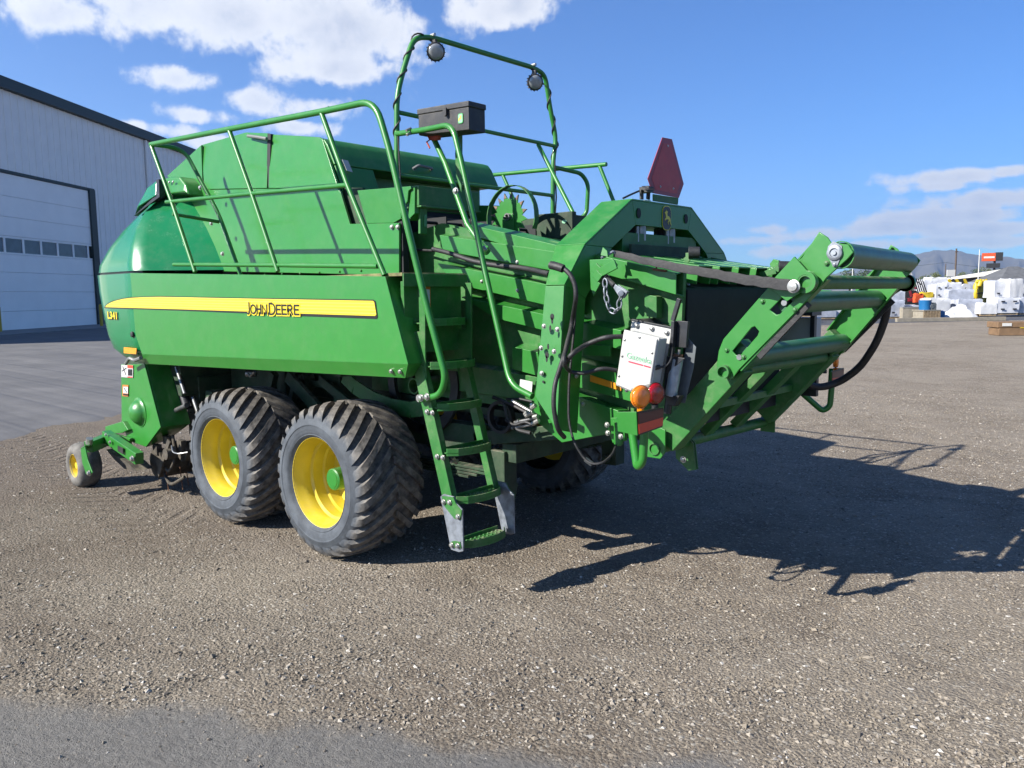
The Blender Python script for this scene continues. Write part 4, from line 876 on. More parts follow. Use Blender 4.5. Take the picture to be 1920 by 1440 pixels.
# ---- handrails
hr = part('handrail')
yr = -1.385; R_ = .0185
a = MB()
top_l = [(-1.473, -1.385, 2.975), (-0.243, -1.385, 2.921), (0.841, -1.385, 2.869), (1.373, -1.385, 2.851), (1.500, -1.385, 2.535), (1.629, -1.385, 2.114), (1.741, -1.360, 1.685), (1.857, -1.335, 1.294), (1.805, -1.330, 1.191), (1.638, -1.330, 1.154)]
a.tube(top_l, .0195, 14, fillet=.13)
a.build('top_tube', 'green_paint', hr)
a = MB()
a.tube([(-1.473, -1.385, 2.975), (-1.173, -1.385, 2.501), (-0.855, -1.385, 1.945)], .0165, 12)
a.build('front_post', 'green_paint', hr)
for pts in (([(-0.244, -1.385, 2.914), (0.012, -1.385, 2.459), (0.295, -1.385, 1.918)]), ([(0.857, -1.385, 2.860), (1.094, -1.385, 2.404), (1.413, -1.385, 1.866)])):
    a = MB(); a.tube(pts, .0165, 12); a.build('post', 'green_paint', hr)
a = MB(); a.tube([(-1.264, -1.385, 2.504), (-0.002, -1.385, 2.456), (1.094, -1.385, 2.407)], .015, 12); a.build('mid_tube', 'green_paint', hr)
a = MB(); a.tube([(-1.220, -1.375, 2.014), (0.276, -1.375, 1.961), (1.340, -1.375, 1.920)], .015, 12); a.build('toe_tube', 'green_paint', hr)
fx = top_l[0][0]
a = MB(); a.tube([(fx+.005, -1.385, top_l[0][2]), (fx+.01, -1.12, top_l[0][2]), (fx+.35, -1.02, 2.42), (fx+.62, -1.00, 1.90)], .0165, 12, fillet=.12)
a.tube([((-1.173, -1.385, 2.501)[0], -1.385, 2.405), (fx+.36, -1.03, 2.36)], .014, 10); a.build('inner_hoop', 'green_paint', hr)
a = MB()
for p in ((-1.388, -1.030, 2.659), (-1.252, -1.020, 2.358), (-1.094, -1.020, 2.103)): a.bolt(p, (0, -1, 0), .015)
for p in ((1.666, -1.350, 1.167), (1.716, -1.350, 1.177)): a.bolt(p, (0, -1, 0), .016)
a.cyl((1.616, -1.330, 1.158), (1.619, -1.300, 1.158), .022, 12); a.cyl((0.918, -1.385, 2.867), (0.936, -1.385, 2.883), .010, 8)
a.build('bolt', 'bolt_steel', hr)
# right-hand ladder rail
lr = part('ladder_rail')
a = MB(); a.tube([(0.864, -0.800, 2.815), (1.225, -0.860, 2.784), (1.498, -0.900, 2.771), (1.603, -0.920, 2.499), (1.712, -0.940, 2.162), (1.783, -0.950, 1.942), (1.979, -0.990, 1.404), (2.053, -1.020, 1.236), (2.233, -1.040, 1.188)], .0180, 14, fillet=.09); a.build('tube', 'green_paint', lr)
a = MB()
for p in ((1.052, -0.860, 2.808), (1.056, -0.860, 2.781)): a.cyl(V(p)+V(0, -.02, -.01), V(p)+V(0, .02, .01), .009, 8)
a.build('bolt', 'bolt_steel', lr)
# ---- lamp hoop
hp = part('lamp_hoop')
HX = .86
a = MB(); a.tube([(0.860, -0.820, 2.155), (0.860, -0.796, 2.820), (0.860, -0.787, 3.062), (0.860, -0.721, 3.251), (0.860, -0.625, 3.470), (0.860, -0.459, 3.506), (0.860, 0.614, 3.513), (0.860, 0.758, 3.487), (0.860, 0.816, 3.249), (0.860, 0.896, 3.000), (0.860, 0.853, 2.833), (0.860, 0.840, 2.231)], .0185, 14, fillet=.09)
a.build('hoop_tube', 'green_paint', hp)
a = MB(); a.tube([(0.860, -0.773, 2.958), (0.860, 0.875, 2.946)], .015, 12); a.build('cross_tube', 'green_paint', hp)
a = MB(); a.tube([(0.860, -0.788, 2.547), (0.860, 0.857, 2.547)], .015, 12); a.build('cross_tube', 'green_paint', hp)
a = MB(); a.tube([(0.860, 0.665, 2.932), V((1.408, 0.500, 2.231))], .0165, 12); a.build('stay_tube', 'green_paint', hp)
a = MB(); a.tube([(1.119, -0.700, 2.757), (1.262, -0.740, 2.586), (1.510, -0.800, 2.183), (1.713, -0.840, 1.997)], .0185, 12); a.cyl((1.713, -0.840, 1.997), (1.711, -0.860, 2.025), .026, 12); a.build('stay_tube', 'green_paint', hp)
a = MB(); a.prism([(1.289, -0.660, 2.822), (1.332, -0.660, 2.806), (1.321, -0.660, 2.400), (1.275, -0.660, 2.513), (1.269, -0.660, 2.648)], (0, .012, 0)); a.build('box_stand', 'green_frame', hp, .002)
a = MB(); a.bolt((1.447, -0.830, 2.387), (0, -1, 0), .017); a.cyl((1.741, -0.900, 2.029), (1.766, -0.900, 2.006), .012, 8); a.build('bolt', 'bolt_steel', hp)
def coil(pts, turns, r, rad):
    pts = [V(p) for p in pts]; L = [0]
    for p, q in zip(pts, pts[1:]): L.append(L[-1]+(q-p).length)
    out = []; N_ = int(turns*10)
    for k in range(N_+1):
        s_ = L[-1]*k/N_; j = max(i for i in range(len(L)-1) if L[i] <= s_+1e-9); t_ = (s_-L[j])/max(1e-6, L[j+1]-L[j])
        c = pts[j].lerp(pts[j+1], t_); d = (pts[j+1]-pts[j]).normalized(); u = d.cross(V(0, 1, 0.2)).normalized(); v_ = d.cross(u); an = 2*PI*turns*k/N_
        out.append(c+(u*math.cos(an)+v_*math.sin(an))*r)
    a = MB(); a.tube(out, rad, 6); return a
cb = coil([(0.860, -0.557, 3.495), (0.860, -0.625, 3.463), (0.860, -0.721, 3.251), (0.860, -0.787, 3.062), (0.860, -0.797, 2.803)], 4.5, .022, .006); cb.tube([(0.880, -0.804, 2.799), (0.880, -0.795, 2.540), (0.880, -0.811, 2.224)], .006, 6); cb.build('lamp_cable', 'black_rubber', hp)
cb = coil([(0.860, 0.678, 3.472), (0.860, 0.784, 3.410), (0.860, 0.816, 3.249), (0.860, 0.896, 3.000), (0.860, 0.860, 2.834)], 3.5, .022, .006); cb.tube([(0.880, 0.849, 2.830), (0.880, 0.867, 2.533), (0.880, 0.844, 2.316), (0.900, 0.832, 2.228)], .006, 6); cb.build('lamp_cable', 'black_rubber', hp)
def lamp(c, top):
    lm = part('work_lamp'); c = V(c); n = V(.80, -.50, -.26).normalized()
    a = MB(); a.lathe([(-.05, 0), (-.05, .030), (-.035, .055), (-.005, .062), (.012, .062), (.016, .055)], c, n, 24)
    u = n.cross(V(0, 0, 1)).normalized(); v_ = u.cross(n)
    for k in range(16):
        an = 2*PI*k/16; rr = u*math.cos(an)+v_*math.sin(an); a.bar(c+rr*.057-n*.040, c+rr*.064+n*.004, .004, .010, rr)
    a.box((c+V(top))/2, (.035, .02, .07)); a.tube([V(top)+V(0, -.03, -.01), V(top)+V(.02, 0, -.03), c+V(0, 0, .05)], .010, 8); a.build('housing', 'black_plastic', lm)
    a = MB(); a.lathe([(.010, .054), (.020, .050), (.024, .03), (.025, 0)], c, n, 24); a.build('lens', 'lamp_glass', lm, 0, 60)
    a = MB(); a.cyl(V(top)+V(-.02, 0, .025), V(top)+V(.02, 0, .025), .012, 8); a.build('clamp_bolt', 'bolt_steel', lm)
lamp((0.930, -0.493, 3.390), (0.870, -0.459, 3.494)); lamp((0.930, 0.549, 3.379), (0.870, 0.608, 3.506))
# ---- toolbox
tb = part('toolbox', 'black toolbox on the stand behind the ladder')
x0, x1, y0, y1 = 1.08, 1.54, -.80, -.655
a = MB(); zt0, zt1, zb0, zb1 = 2.940, 2.918, 2.775, 2.745
def wedge(za0, za1, zb0_, zb1_, gx=0.0, gy=0.0):
    return [(x0-gx, y0-gy, zb0_), (x1+gx, y0-gy, zb1_), (x1+gx, y1+gy, zb1_), (x0-gx, y1+gy, zb0_), (x0-gx, y0-gy, za0), (x1+gx, y0-gy, za1), (x1+gx, y1+gy, za1), (x0-gx, y1+gy, za0)]
cube_f = [(0, 3, 2, 1), (4, 5, 6, 7), (0, 1, 5, 4), (1, 2, 6, 5), (2, 3, 7, 6), (3, 0, 4, 7)]
a.add(wedge(zt0-.034, zt1-.034, zb0, zb1), cube_f); body = a.build('box_body', 'black_plastic', tb, .006)
a = MB(); a.add(wedge(zt0, zt1, zt0-.036, zt1-.036, .006, .006), cube_f); a.build('lid', 'black_plastic', tb, .007)
a = MB(); a.prism([(1.334, -0.812, 2.904), (1.363, -0.812, 2.903), (1.366, -0.812, 2.857), (1.351, -0.812, 2.850), (1.333, -0.812, 2.869)], (0, -.012, 0)); a.build('latch', 'black_rubber', tb, .002)
bx_, bz_ = (1.472, 2.823)
a = MB(); a.prism([(bx_+p[0], -.8035, bz_+p[1]) for p in rrect(.044, .060, .012)], (0, -.001, 0)); a.build('badge', 'emblem_green', tb)
a = MB(); a.prism([(bx_+p[0], -.8046, bz_+p[1]) for p in rrect(.036, .052, .009)], (0, -.001, 0)); a.build('badge_field', 'text_green', tb)
a = MB(); a.prism([(bx_+p[0], -.8057, bz_+p[1]) for p in deer_pts(.042, 1)], (0, -.001, 0)); a.build('badge_deer', 'decal_yellow', tb)
a = MB(); a.tube([(1.114, -0.760, 2.790), (1.143, -0.760, 2.745), (1.123, -0.770, 2.733), (1.152, -0.770, 2.689)], .006, 6); a.prism([(1.112, -0.740, 2.783), (1.203, -0.740, 2.773), (1.192, -0.740, 2.742), (1.121, -0.740, 2.748)], (0, .03, 0)); a.build('tie_rag', 'rag', tb, .003)
# ---- far handrail
fr_ = part('handrail')
yf = 1.385
a = MB(); a.tube([(-1.5, yf, 2.98), (-0.309, 1.385, 2.890), (0.509, 1.385, 2.859), (1.014, 1.385, 2.839)], .0185, 12); a.build('top_tube', 'green_paint', fr_)
a = MB(); a.tube([(0.942, 1.385, 2.834), (1.086, 1.385, 2.529), (1.28, 1.385, 1.9)], .0165, 12); a.build('post', 'green_paint', fr_)
a = MB(); a.tube([(-0.184, 1.385, 2.872), (-0.019, 1.385, 2.579), (0.188, 1.385, 2.148)], .0165, 12); a.build('post', 'green_paint', fr_)
a = MB(); a.tube([(-.9, yf, 2.9), (-.55, yf, 1.9)], .0165, 12); a.build('post', 'green_paint', fr_)
a = MB(); a.tube([(-1.5, yf, 2.45), (-.1, yf, 2.42), (0.445, 1.385, 2.413), (0.976, 1.385, 2.408)], .015, 12); a.build('mid_tube', 'green_paint', fr_)
a = MB(); a.tube([(0.860, 0.846, 2.777), (0.924, 1.150, 2.749), (0.959, 1.200, 2.663), (0.942, 1.200, 2.421), (0.895, 1.150, 2.368), (0.860, 0.842, 2.365)], .0175, 12, fillet=.05); a.build('inner_hoop', 'green_paint', fr_)
# ---- bale length star wheel
sw = part('star_wheel')
sc_ = V((1.141, 0.000, 2.302)); r_o, r_i, nt = .175, .125, 16
pts = []
for k in range(nt*2):
    an = PI*k/nt+.25; r = r_o if k % 2 == 0 else r_i*.98; pts.append((sc_.x+r*math.cos(an), sc_.z+r*math.sin(an)))
a = MB(); a.yprism(pts, -.004, .004); a.build('toothed_disc', 'green_paint', sw, .001)
a = MB()
for k in range(nt):
    an = PI*2*k/nt+.25
    if math.sin(an) > -.1:
        c = V(sc_.x+r_o*math.cos(an), -.0065, sc_.z+r_o*math.sin(an)); d = V(math.cos(an), 0, math.sin(an)); s_ = V(-math.sin(an), 0, math.cos(an))
        a.prism([c, c-d*.038+s_*.013, c-d*.038-s_*.013], (0, .013, 0))
a.build('worn_tip', 'rust_steel', sw)
a = MB(); a.pipe((sc_.x, -.03, sc_.z), (sc_.x, .01, sc_.z), .026, .016); a.cyl((sc_.x, -.06, sc_.z-.01), (sc_.x, .06, sc_.z), .010, 10); a.build('hub', 'steel', sw)
a = MB(); a.box((sc_.x, -.012, sc_.z-.09), (.11, .010, .15)); a.build('bracket', 'green_paint', sw, .002)
a = MB(); arcp = [(sc_.x+.232*math.cos(math.radians(t_)), .03, sc_.z+.225*math.sin(math.radians(t_))) for t_ in range(-25, 206, 11)]
for p, q in zip(arcp, arcp[1:]): a.bar(p, q, .045, .006, (V(p)-V(sc_.x, .03, sc_.z)).normalized())
a.build('guard_ring', 'green_frame', sw)
a = MB(); a.box((1.30, .34, 2.24), (.34, .05, .20)); a.box((1.30, .50, 2.24), (.30, .3, .16)); a.build('counter_box', 'under_green', sw, .006)
a = MB(); a.prism(oval((1.40, .312, 2.27), .022, .014, (1, 0, 0), (0, 0, 1), 0), (0, -.002, 0)); a.build('sight_glass', 'text_green', sw)

# ---- slow-vehicle triangle and camera on the arch
sv = part('slow_vehicle_sign')
XS = 2.37
tri = [(0.064, 2.704), (0.178, 2.708), (0.330, 2.445), (0.271, 2.352), (-0.042, 2.356), (-0.100, 2.437)]
cyq = sum(p[0] for p in tri)/6; czq = sum(p[1] for p in tri)/6
a = MB(); a.xprism(tri, XS-.004, XS); a.build('sign_plate', 'smv_border', sv)
a = MB(); a.xprism([(cyq+(p[0]-cyq)*.80, czq+(p[1]-czq)*.84) for p in tri], XS+.0002, XS+.0014); a.build('sign_field', 'smv_red', sv)
a = MB(); a.xprism([(-0.020, 2.353), (0.282, 2.354), (0.276, 2.309), (-0.019, 2.311)], 2.352, 2.362); a.build('sign_bracket', 'green_frame', sv, .003)
a = MB()
for p in ((2.371, 0.126, 2.659), (2.371, 0.042, 2.402), (2.371, 0.196, 2.403)): a.bolt(p, (1, 0, 0), .006)
a.build('bolt', 'bolt_steel', sv)
cm = part('rear_camera')
a = MB(); a.cyl((2.330, -0.069, 2.312), V((2.330, -0.069, 2.312))+V(0, 0, -.012), .036, 18); a.build('magnet_base', 'white_box', cm)
a = MB(); a.bar((2.330, -0.105, 2.316), (2.330, -0.106, 2.374), .012, .03); a.bar((2.330, -0.033, 2.322), (2.330, -0.027, 2.381), .012, .03); a.box(V((2.340, -0.067, 2.376)), (.07, .055, .035)); a.prism([(2.330, -0.106, 2.393), (2.330, -0.003, 2.405), (2.400, -0.066, 2.368), (2.400, -0.173, 2.358)], (0, 0, .004)); a.build('camera_body', 'black_plastic', cm, .002)
a = MB(); a.tube([(2.310, -0.104, 2.369), (2.370, -0.300, 2.322), (2.359, -0.350, 2.301)], .006, 6); a.build('cable', 'black_rubber', cm)

# ---- tail lights on bent pipes, both sides
def tail(sy):
    tl = part('tail_light')
    def m_(p): return (p[0], p[1], p[2]) if sy < 0 else (p[0], -p[1]+(.37 if p[0] > 2.7 else 0), p[2])
    a = MB(); P4 = [(3.000, -1.179, 1.187), (3.000, -0.929, 1.182), (3.000, -0.938, 1.083), (3.000, -1.168, 1.070)]
    a.prism([m_(p) for p in P4], (-.006, 0, 0))
    a.prism([m_(p) for p in (P4[0], P4[3], V(P4[3])+V(-.11, -.005, .01), V(P4[0])+V(-.11, -.005, -.01))], (0, .005*(-sy), 0))
    a.build('light_bracket', 'green_paint', tl, .002)
    up = [lerp(P4[0], P4[3], .08), lerp(P4[1], P4[2], .10), lerp(P4[1], P4[2], .50), lerp(P4[0], P4[3], .52)]
    dn = [lerp(P4[0], P4[3], .53), lerp(P4[1], P4[2], .51), lerp(P4[1], P4[2], .92), lerp(P4[0], P4[3], .93)]
    def ins(q): c = [sum(p[i] for p in q)/4 for i in range(3)]; return [tuple(c[i]+(p[i]-c[i])*(.92 if i == 1 else 1) for i in range(3)) for p in q]
    a = MB(); a.prism([m_(p) for p in ins([P4[0], P4[1], P4[2], P4[3]])], (.0015, 0, 0)); a.build('board', 'decal_black', tl)
    a = MB(); a.prism([m_((p[0]+.003, p[1], p[2])) for p in ins(up)], (.0015, 0, 0)); a.build('dark_reflector', 'reflector_maroon', tl)
    a = MB(); a.prism([m_((p[0]+.003, p[1], p[2])) for p in ins(dn)], (.0015, 0, 0)); a.build('red_reflector', 'orange_red', tl)
    ca = V((2.970, -1.096, 1.248)); cr = V((2.950, -0.934, 1.245))
    n = V(.75, -.25*(-sy), 0)
    for nm, c, m, dx in (('amber_lamp', ca, 'lens_amber', 0), ('red_lamp', cr, 'lens_red', 0)):
        c = V(m_(c)); ax_ = V(.96, -.28*(1 if sy < 0 else -1), 0)
        rr = .055
        a = MB(); a.lathe([(-.020, 0), (-.020, rr*.75), (-.015, rr*.95), (-.004, rr), (.004, rr), (.014, rr*.92), (.020, rr*.6), (.022, 0)], c, ax_, 32); lo_ = a.build(nm, m, tl, 0, 50)
        a = MB(); a.lathe([(-.005, rr*1.01), (.005, rr*1.01), (.005, rr*1.05), (-.005, rr*1.05)], c, ax_, 32, True); a.cyl(c+V(0, 0, -rr), c+V(0, 0, -rr-.025), .017, 12); a.build('seal', m if nm == 'amber_lamp' else 'black_plastic', lo_)
        if nm == 'red_lamp': a = MB(); a.lathe([(-.05, 0), (-.05, rr*.9), (-.006, rr*1.04)], c, ax_, 28); a.build('housing', 'steel', lo_)
    # bent carrier pipe and clamp
    a = MB(); a.tube([m_(p) for p in ((2.621, -0.760, 1.030), (2.682, -0.800, 1.079), (2.756, -0.860, 1.076), (2.91, -1.03, .88), (2.955, -1.05, .915), (2.965, -1.05, 1.10))], .021, 14, fillet=.055); a.build('carrier_pipe', 'green_paint', tl)
    a = MB(); c = V((2.603, -0.760, 0.984)); a.prism([m_(p) for p in (c+V(-.05, 0, .08), c+V(.05, 0, .09), c+V(.05, 0, -.04), c+V(-.03, 0, -.06), c+V(-.06, 0, 0))], (0, .03*(-sy), 0))
    a.lathe([(-.06, .026), (.06, .026), (.06, .016)], m_(c+V(.01, 0, .0)), (0, 0, 1), 16); a.cyl(m_(c+V(.012, 0, -.07)), m_(c+V(.012, 0, -.02)), .015, 12); a.build('pipe_clamp', 'green_paint', tl, .004)
    a = MB()
    for q in ((-.04, .0), (.045, -.01), (-.045, .045)): a.bolt(m_(c+V(q[0], -.03, q[1])), (0, sy, 0), .012)
    a.build('bolt', 'bolt_steel', tl)
tail(-1); tail(1)

# ---- moisture box, plates and cylinder on the near side
gz = part('moisture_box')
F = [V((2.770, -0.950, 1.555)), V((2.970, -0.950, 1.519)), V((2.918, -0.950, 1.218)), V((2.722, -0.950, 1.277))]
a = MB(); a.prism(F, (0, .10, 0)); bxm = a.build('enclosure', 'white_box', gz, .007)
cF = sum(F, V(0, 0, 0))/4
a = MB(); a.prism([cF+(p-cF)*1.04+V(0, .012, 0) for p in F], (0, .012, 0)); a.build('cover_flange', 'white_box', gz, .002)
exx = (F[1]-F[0]).normalized(); ezz = (F[0]-F[3]).normalized()
a = MB(); B4 = [V((2.723, -0.800, 1.599)), V((2.963, -0.800, 1.561)), V((2.899, -0.800, 1.217)), V((2.651, -0.800, 1.238))]; a.prism(B4, (0, .006, 0)); a.build('mounting_plate', 'white_box', gz, .002)
a = MB(); a.prism([p+V(-.01, .012, .012) for p in B4], (0, .02, 0)); a.prism([(2.700, -0.780, 1.610), (2.752, -0.620, 1.612), (2.923, -0.720, 1.562), (2.727, -0.800, 1.597)], (0, 0, -.004)); a.build('backing_frame', 'black_paint', gz, .002)
a = MB()
for s_, t_ in ((.08, .55), (.5, .96), (.92, .76), (.07, .18), (.52, .04), (.93, .18), (.08, .85)):
    p = F[3].lerp(F[2], s_).lerp(F[0].lerp(F[1], s_), t_); a.bolt(p, (0, -1, 0), .0055)
for p in ((2.757, -0.805, 1.576), (2.936, -0.805, 1.544), (2.848, -0.805, 1.563), (2.695, -0.805, 1.233)): a.bolt(p, (0, -1, 0), .010)
a.build('bolt', 'steel', gz)
tp = V((2.789, -0.952, 1.421)); 
text('lettering', 'Gazeeka', .042, tp, exx, ezz, 'text_green', gz, sx=1.05)
a = MB(); q = tp-ezz*.014; a.prism([q+exx*.018, q+exx*.105, q+exx*.105-ezz*.006, q+exx*.018-ezz*.006], (0, -.0008, 0)); a.prism([q+exx*.111, q+exx*.150, q+exx*.150-ezz*.006, q+exx*.111-ezz*.006], (0, -.0008, 0)); a.build('underline', 'text_red', gz)
a = MB(); a.cyl((2.943, -0.930, 1.373), (2.953, -0.900, 1.377), .012, 12); a.tube([(2.949, -0.910, 1.378), (2.977, -0.880, 1.377), (2.996, -0.860, 1.411), (3.004, -0.860, 1.473)], .006, 8, fillet=.03); a.build('gland_cable', 'black_rubber', gz)
a = MB()
a.bar((2.946, -0.760, 1.605), (2.982, -0.760, 1.716), .02, .022); a.bar((2.976, -0.800, 1.604), (2.963, -0.800, 1.364), .03, .018); a.prism([(2.977, -0.780, 1.606), (3.043, -0.780, 1.601), (3.033, -0.780, 1.469), (2.972, -0.780, 1.470)], (0, .02, 0)); a.bar((2.953, -0.800, 1.424), (2.931, -0.800, 1.211), .03, .020)
a.prism([(2.977, -0.830, 1.427), (3.057, -0.830, 1.420), (2.990, -0.830, 1.368), (2.954, -0.830, 1.339)], (0, .006, 0)); a.prism([(2.936, -0.820, 1.222), (3.023, -0.820, 1.228), (2.993, -0.820, 1.171), (2.956, -0.820, 1.179)], (0, .05, 0)); a.cyl((2.953, -0.800, 1.213), (2.941, -0.800, 1.129), .020, 12); a.build('spray_bracket', 'black_paint', gz, .002)
a = MB(); a.cyl((2.997, -0.800, 1.415), (2.962, -0.800, 1.222), .031, 24); a.build('canister', 'cylinder_silver', gz, .004)
a = MB(); a.cyl((3.003, -0.800, 1.437), (2.997, -0.800, 1.415), .022, 16, .030); a.build('canister_cap', 'rust', gz)
a = MB(); a.cyl((3.008, -0.800, 1.459), (3.003, -0.800, 1.434), .008, 10); a.build('fitting', 'steel', gz)
a = MB(); a.prism([(3.022, -0.740, 1.516), (3.068, -0.740, 1.471), (3.055, -0.740, 1.365), (3.008, -0.740, 1.180), (2.958, -0.740, 1.185), (3.005, -0.740, 1.444)], (0, .004, 0)); a.build('guard_plate', 'grey_plate', gz, .001)
# far-side twin box, seen through the chute
a = MB(); a.box((2.90, .98, 1.42), (.24, .12, .30)); a.build('enclosure', 'white_box', gz, .006)
a = MB(); a.box((2.90, .88, 1.60), (.30, .16, .03)); a.box((3.02, .90, 1.56), (.03, .04, .24)); a.box((3.0, .90, 1.2), (.12, .04, .30)); a.build('spray_bracket', 'black_paint', gz, .002)

# ---- tow shank plate, clevis and chain
tw = part('door_latch_plate')
a = MB(); a.prism([(2.490, -0.860, 1.927), (2.639, -0.860, 1.927), (2.669, -0.860, 1.893), (2.612, -0.860, 1.853), (2.564, -0.860, 1.849), (2.529, -0.860, 1.827), (2.560, -0.860, 1.798), (2.515, -0.860, 1.731), (2.497, -0.860, 1.776)], (0, .012, .0)); a.bar((2.540, -0.885, 1.888), (2.578, -0.885, 1.856), .012, .05); a.bar((2.580, -0.888, 1.856), (2.682, -0.888, 1.897), .012, .05); a.bar((2.582, -0.891, 1.856), (2.551, -0.891, 1.821), .012, .05); a.build('hook_plate', 'green_paint', tw, .003)
a = MB(); a.cyl((2.591, -0.860, 1.834), (2.680, -0.900, 1.785), .013, 12); a.cyl((2.577, -0.850, 1.837), (2.615, -0.870, 1.819), .021, 12); a.build('pin', 'black_paint', tw)
a = MB(); a.prism([(2.697, -0.920, 1.793), (2.773, -0.920, 1.754), (2.753, -0.920, 1.721), (2.721, -0.920, 1.730), (2.687, -0.920, 1.774)], (0, .01, 0)); a.prism([(2.680, -0.870, 1.793), (2.746, -0.870, 1.754), (2.726, -0.870, 1.727)], (0, .01, 0)); a.cyl((2.747, -0.940, 1.746), (2.693, -0.850, 1.746), .016, 10); a.build('clevis', 'galvanised', tw, .002)
def chain(pts, n_links, name, par):
    pts = [V(p) for p in pts]; cum = [0]
    for p, q in zip(pts, pts[1:]): cum.append(cum[-1]+(q-p).length)
    a = MB()
    for k in range(n_links):
        def at(s_):
            j = max(i for i in range(len(cum)-1) if cum[i] <= s_+1e-9); return pts[j].lerp(pts[j+1], min(1, (s_-cum[j])/(cum[j+1]-cum[j])))
        p = at(cum[-1]*k/n_links); q = at(cum[-1]*(k+1)/n_links); c = (p+q)/2; d = (q-p); L = d.length*.62; d.normalize(); u = d.cross(V(0, 1, .1)).normalized(); 
        if k % 2: u = d.cross(u)
        ring_ = [c+d*(L*math.cos(t_))+u*(.014*math.sin(t_)) for t_ in [2*PI*j/12 for j in range(13)]]
        a.tube(ring_, .0048, 6, caps=False)
    return a.build(name, 'galvanised', par, 0, 80)
chain([(2.620, -0.900, 1.819), (2.626, -0.900, 1.733), (2.647, -0.900, 1.664), (2.674, -0.900, 1.647), (2.714, -0.910, 1.659), (2.721, -0.910, 1.713), (2.747, -0.920, 1.741)], 8, 'chain', tw)
# ---- black flap strap from the arch to the chute
a = MB(); rows = []
S0, S1 = V((2.597, -0.790, 1.958)), V((3.585, -0.785, 1.768))
N_ = 26
for k in range(N_+1):
    t_ = k/N_; c = S0.lerp(S1, t_)+V(0, 0, -.012*math.sin(PI*t_)+random.uniform(-.004, .004)); wv_ = random.uniform(-.005, .005)
    h_ = .018+.009*t_
    rows.append([c+V(0, wv_, h_), c+V(0, .009+wv_, h_*.9), c+V(0, .007+wv_, -h_), c+V(0, wv_-.006, -h_), c+V(0, -.004+wv_, 0)])
vs_ = [p for r in rows for p in r]; fs_ = [(k*5+j, k*5+(j+1) % 5, (k+1)*5+(j+1) % 5, (k+1)*5+j) for k in range(N_) for j in range(5)]+[(0, 1, 2, 3, 4), tuple(N_*5+j for j in (4, 3, 2, 1, 0))]
a.add(vs_, fs_); strap = a.build('rubber_strap', 'strap_black', BALER, .002, 60)
a = MB(); a.tube([(2.560, -0.850, 1.933), (2.583, -0.820, 1.950), (2.604, -0.800, 1.969), (2.607, -0.790, 1.955)], .0075, 8, fillet=.02); a.build('link_ring', 'galvanised', strap)
a = MB(); a.lathe([(0, .030), (-.008, .030), (-.010, .022), (-.022, .020), (-.024, 0)], (3.588, -0.792, 1.768), (0, 1, 0), 18); a.build('strap_bolt', 'bolt_steel', strap)
a = MB(); a.prism([(2.563, -0.860, 1.949), (2.563, -0.840, 1.992), (2.591, -0.840, 1.971), (2.604, -0.850, 1.937)], (0, .01, 0)); BP(a, 'strap_hook_plate', 'green_paint', .002)
# ---- rubber stops on bent arms over the chamber
for p0, p1, p2, yb in (((2.775, -0.350, 1.919), (2.798, -0.350, 1.936), (2.797, -0.350, 1.966), -.35), ((2.942, 0.250, 1.844), (3.041, 0.250, 1.867), (3.057, 0.250, 1.891), .25)):
    a = MB(); p2 = V(p2); pts = [V(p0), V(p1), p2]
    for u_, v_ in zip(pts, pts[1:]): a.bar(u_, v_, .035, .009, (0, 1, 0.01))
    ar_ = BP(a, 'stop_arm', 'green_frame', .002)
    a = MB(); a.cyl(p2+V(.0, 0, .0), p2+V(.055, .03, .0), .034, 18, .031); a.build('rubber_stop', 'black_rubber', ar_, .003)
a = MB(); a.yprism([(3.05, 1.66), (2.93, 1.70), (2.86, 1.92), (2.885, 1.95), (2.92, 1.94), (2.99, 1.80), (3.10, 1.76), (3.24, 1.745), (3.24, 1.70)], .56, .585); a.cyl((3.08, .55, 1.73), (3.26, .55, 1.72), .028, 12); BP(a, 'far_chute_horn', 'green_paint', .003)
a = MB(); a.prism([(2.796, -0.550, 1.817), (2.904, -0.550, 1.795), (2.907, -0.550, 1.784), (2.796, -0.550, 1.806)], (0, .03, 0)); BP(a, 'wear_strip', 'steel', .001)
a = MB(); a.prism([(2.799, -0.700, 1.875), (2.876, -0.700, 1.864), (2.870, -0.700, 1.853), (2.792, -0.700, 1.864)], (0, -.02, .0)); a.prism([(2.815, -0.710, 1.888), (2.821, -0.710, 1.871), (2.808, -0.710, 1.872)], (0, -.004, 0)); BP(a, 'rusty_bracket', 'rust', .001)

# ---- roller chute, folded up behind the chamber
chu = part('bale_chute')
YN, YFr = -.70, .70
fo = [(3.66,2.012), (3.70,1.985), (3.715,1.962), (3.79,1.95), (3.815,1.915), (3.79,1.885), (3.70,1.805), (3.665,1.755), (3.285,1.365), (3.25,1.315), (3.20,1.32), (3.165,1.38), (3.175,1.455), (3.20,1.515), (3.47,1.815), (3.585,1.90)]
h1_ = [(3.249, 1.457), (3.347, 1.574), (3.363, 1.580), (3.385, 1.557), (3.378, 1.536), (3.297, 1.443), (3.283, 1.434), (3.266, 1.439)]
h2_ = [(3.436, 1.660), (3.525, 1.747), (3.559, 1.732), (3.554, 1.707), (3.487, 1.640), (3.469, 1.637)]
plate('side_frame', fo, [h1_, h2_], (0, YN, 0), (1, 0, 0), (0, 0, 1), .012, 'green_paint', chu)
fo2 = [(x-.115*max(0, min(1, (z-1.55)/.40)), z) for x, z in fo]
plate('side_frame', fo2, [], (0, YFr, 0), (1, 0, 0), (0, 0, 1), .012, 'green_paint', chu)
